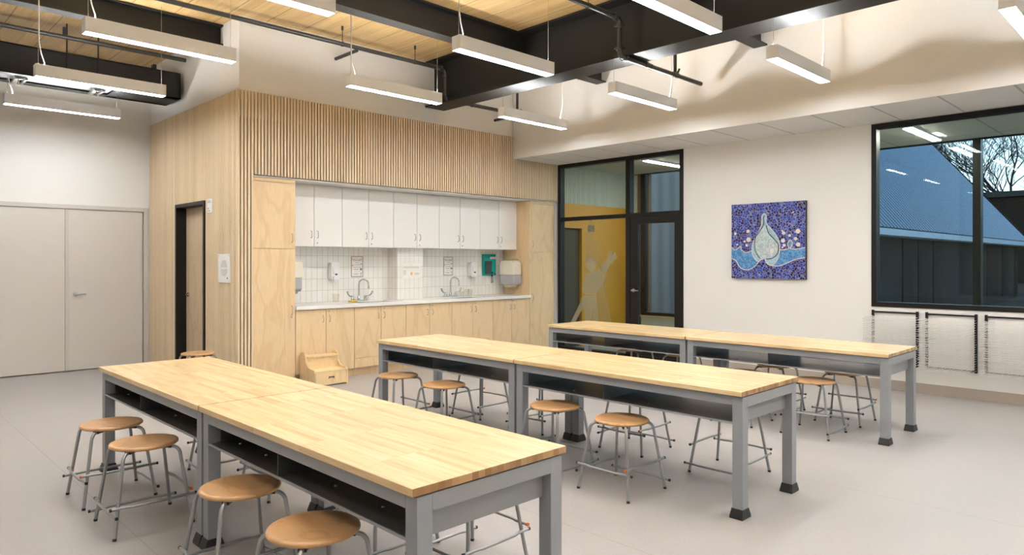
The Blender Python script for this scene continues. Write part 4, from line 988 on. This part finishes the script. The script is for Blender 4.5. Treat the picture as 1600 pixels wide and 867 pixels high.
# ================================================================== TABLES
TW, TL = 0.775, 1.877
def make_table(label):
    t = thing('work_table', label, 'table', (0, 0, 0), group='butcher block work tables')   # local origin: centre of footprint
    hx, hy = TW/2, TL/2
    box('tabletop', 'butcher_block', (-hx, -hy+0.005, 0.714), (hx, hy-0.005, ZT), t, 0.003)
    fx, fy, lw = hx-0.022, hy-0.010, 0.066; z1 = 0.708
    for sx_ in (-1, 1):
        for sy_ in (-1, 1):
            x0, y0 = sx_*fx, sy_*fy
            l = box('leg', 'table_grey', (x0, y0, 0.05), (x0-sx_*lw, y0-sy_*lw, z1), t, 0.002)
            cx_, cy_ = x0-sx_*lw/2, y0-sy_*lw/2; a, c_ = 0.036, 0.052
            b = MB(); q = lambda r, z: [(cx_-r, cy_-min(r, 0.041), z), (cx_+r, cy_-min(r, 0.041), z), (cx_+r, cy_+min(r, 0.041), z), (cx_-r, cy_+min(r, 0.041), z)]
            b.hexa(q(c_, 0.0), q(c_, 0.012)); b.hexa(q(c_, 0.012), q(a, 0.055)); b.build('foot', 'black_plastic', l)
    for sx_ in (-1, 1): box('side_rail', 'table_grey', (sx_*fx, -fy+lw+0.001, 0.657), (sx_*(fx-0.045), fy-lw-0.001, z1), t, 0.001)
    for sy_ in (-1, 1):
        box('end_rail', 'table_end_grey', (-fx+lw, sy_*fy, 0.648), (fx-lw, sy_*(fy-0.045), z1), t, 0.001)
        box('end_panel', 'table_end_grey', (-fx+lw, sy_*(fy-0.046), 0.545), (fx-lw, sy_*(fy-0.062), 0.69), t)
    box('shelf', 'shelf_dark', (-fx+0.008, -fy+0.063, 0.547), (fx-0.008, fy-0.063, 0.553), t)
    b = MB()
    for sx_ in (-1, 1): b.box((sx_*(fx-0.002), -fy+lw, 0.545), (sx_*(fx-0.008), fy-lw, 0.556))
    b.build('shelf_lip', 'table_grey', t)
    box('divider', 'shelf_dark', (-fx+0.006, 0.09, 0.553), (fx-0.006, 0.094, 0.657), t)
    box('divider', 'shelf_dark', (-fx+lw, fy-0.07, 0.553), (fx-lw, fy-0.066, 0.657), t)
    box('divider', 'shelf_dark', (-fx+lw, -fy+0.066, 0.553), (fx-lw, -fy+0.07, 0.657), t)
    b = MB()
    for y in (-0.55, -0.2, 0.45, 0.75):
        b.lathe([(0.007, 0), (0.006, 0.003)], (-fx+0.12, y, 0.553), 8)
        b.lathe([(0.007, 0), (0.006, 0.003)], (fx-0.14, y, 0.553), 8)
    b.build('shelf_screw', 'steel', t)
    return t
tables = [((1.382, 2.157), 5.624, 3.745), ((3.758, 4.53), 5.677, 3.798), ((6.121, 6.898), 5.622, 3.743)]
tlabs = [('work table nearest the slatted wall in the front row, its far half', 'work table nearest the camera, the near half of the front row'),
         ('middle-row work table, the half closer to the kitchen', 'middle-row work table, the free-ending half away from the kitchen'),
         ('back-row work table in front of the glass screen', 'back-row work table below the mosaic picture')]
tp = None
for (xx, ya, yb), labs in zip(tables, tlabs):
    xc = sum(xx)/2
    for k, lab in enumerate(labs):
        yc = ya-TL/2-k*(TL+0.002)
        if tp is None: tp = make_table('butcher block '+lab); tp.location = (xc, yc, 0)
        else: dup(tp, (xc, yc, 0), 0, 'butcher block '+lab)

# ================================================================== STOOLS
def make_stool():
    t = thing('stool', '', 'stool', (0, 0, 0), group='round wooden stools with bent steel legs')
    R = 0.180
    b = MB(); b.lathe([(0.0001, 0.446), (R-0.03, 0.444), (R-0.008, 0.446), (R-0.001, 0.451), (R, 0.457), (R-0.003, 0.463), (R-0.012, 0.466), (R-0.03, 0.465), (R*0.6, 0.461), (0.0001, 0.459)], (0, 0, 0), 48)
    b.build('seat', 'seat_wood', t)
    r = 0.0096
    for k in range(4):
        a = PI/4+k*PI/2; u = Vector((math.cos(a), math.sin(a), 0)); Z = Vector((0, 0, 1))
        P = [u*0.09+Z*0.437, u*0.165+Z*0.437]
        for i in range(1, 7):
            th = (PI/2-0.13)*i/6; P.append(u*(0.165+0.045*math.sin(th))+Z*(0.437-0.045*(1-math.cos(th))))
        P.append(u*0.285+Z*0.008)
        l = MB().tube(P, r, 10).build('leg', 'stool_tube', t)
        MB().tube([u*0.2835+Z*0.014, u*0.286+Z*0.0], r*1.12, 10).build('foot', 'black_plastic', l)
        b = MB(); s_ = u.cross(Z); p0 = u*0.10; p1 = u*0.165; hw = s_*0.016
        b.hexa([p0-hw+Z*0.430, p1-hw+Z*0.430, p1+hw+Z*0.430, p0+hw+Z*0.430], [p0-hw+Z*0.446, p1-hw+Z*0.446, p1+hw+Z*0.446, p0+hw+Z*0.446]); b.build('bracket', 'black_plastic', t)
    def rad(z): return 0.210+(0.285-0.210)*(0.395-z)/0.387
    for k, z in enumerate((0.125, 0.165, 0.20, 0.062)):       # rail k joins leg k and k+1
        a0 = PI/4+k*PI/2; a1 = a0+PI/2; rr = rad(z)+0.017
        A = Vector((math.cos(a0), math.sin(a0), 0))*rr; Bp = Vector((math.cos(a1), math.sin(a1), 0))*rr; d = (Bp-A).normalized(); n = ((A+Bp)/2).normalized(); Z = Vector((0, 0, z))
        P = [A-d*0.022+Z, A+d*0.05+Z, A+d*0.085+n*0.010+Z, Bp-d*0.085+n*0.010+Z, Bp-d*0.05+Z, Bp+d*0.022+Z]
        rl = MB().tube(P, 0.0080, 8).build('foot_rail', 'stool_tube', t)
        for q, (p, dd) in enumerate(((P[0], -d), (P[-1], d))):
            MB().tube([p, p+dd*0.010], 0.0092, 8).build('end_cap', 'orange_plastic' if k == 2 and q == 0 else 'black_plastic', rl)
    return t
stools = [
 (1.30, 4.985, 0, 'round wooden stool at the front row, by the far outer corner of the tables'),
 (1.30, 4.34, 1, 'round wooden stool at the front row, second from the outer far corner'),
 (1.36, 3.17, 0, 'round wooden stool at the front row, just before the joint of the two tables'),
 (1.355, 2.48, 2, 'round wooden stool at the lower photo edge, nearest to the camera'),
 (2.27, 2.60, 1, 'stool showing only its legs under the free end of the front row'),
 (2.12, 3.12, 3, 'stool almost hidden under the near front table, one foot visible'),
 (2.15, 4.33, 0, 'stool with two legs visible under the front row behind the shelf'),
 (2.05, 4.98, 2, 'stool barely visible under the far front table beside its leg'),
 (2.99, 8.10, 0, 'round wooden stool beside the slatted wall near the wooden door'),
 (3.72, 5.26, 1, 'round wooden stool at the kitchen end of the middle row'),
 (3.715, 4.59, 0, 'round wooden stool at the middle row, second from the kitchen end'),
 (3.745, 3.36, 3, 'round wooden stool at the middle row, just past the joint of its two tables'),
 (3.734, 2.76, 0, 'round wooden stool at the middle row with seat and all legs in view'),
 (4.58, 5.08, 2, 'stool on the far side of the middle row, legs showing under its first table'),
 (4.58, 4.28, 1, 'stool on the far side of the middle row, behind the joint of the tables'),
 (4.63, 3.29, 0, 'stool on the far side of the middle row, legs behind the free-standing stool'),
 (4.575, 2.44, 2, 'stool under the free end of the middle row, legs beside the end leg'),
 (6.14, 2.48, 3, 'round wooden stool at the back row with its seat showing past the middle table corner'),
 (6.12, 3.14, 0, 'round wooden stool at the back row, mostly hidden by the middle table'),
 (6.82, 2.46, 1, 'stool on the far side of the back row, nearest to the drying racks'),
 (6.80, 3.12, 2, 'stool on the far side of the back row, below the mosaic picture'),
 (6.83, 4.22, 0, 'stool on the far side of the back row, close to the joint of its tables'),
 (6.83, 4.86, 3, 'stool on the far side of the back row, in front of the glass screen'),
 (6.14, 6.93, 1, 'stool by the kitchen counter, a sliver of seat showing above the middle table'),
]
sp_ = make_stool()
for k, (x, y, q, lab) in enumerate(stools):
    rz = q*PI/2+random.uniform(-0.03, 0.03)
    if k == 0: sp_.location = (x, y, 0); sp_.rotation_euler = (0, 0, rz); sp_['label'] = lab
    else: dup(sp_, (x, y, 0), rz, lab)
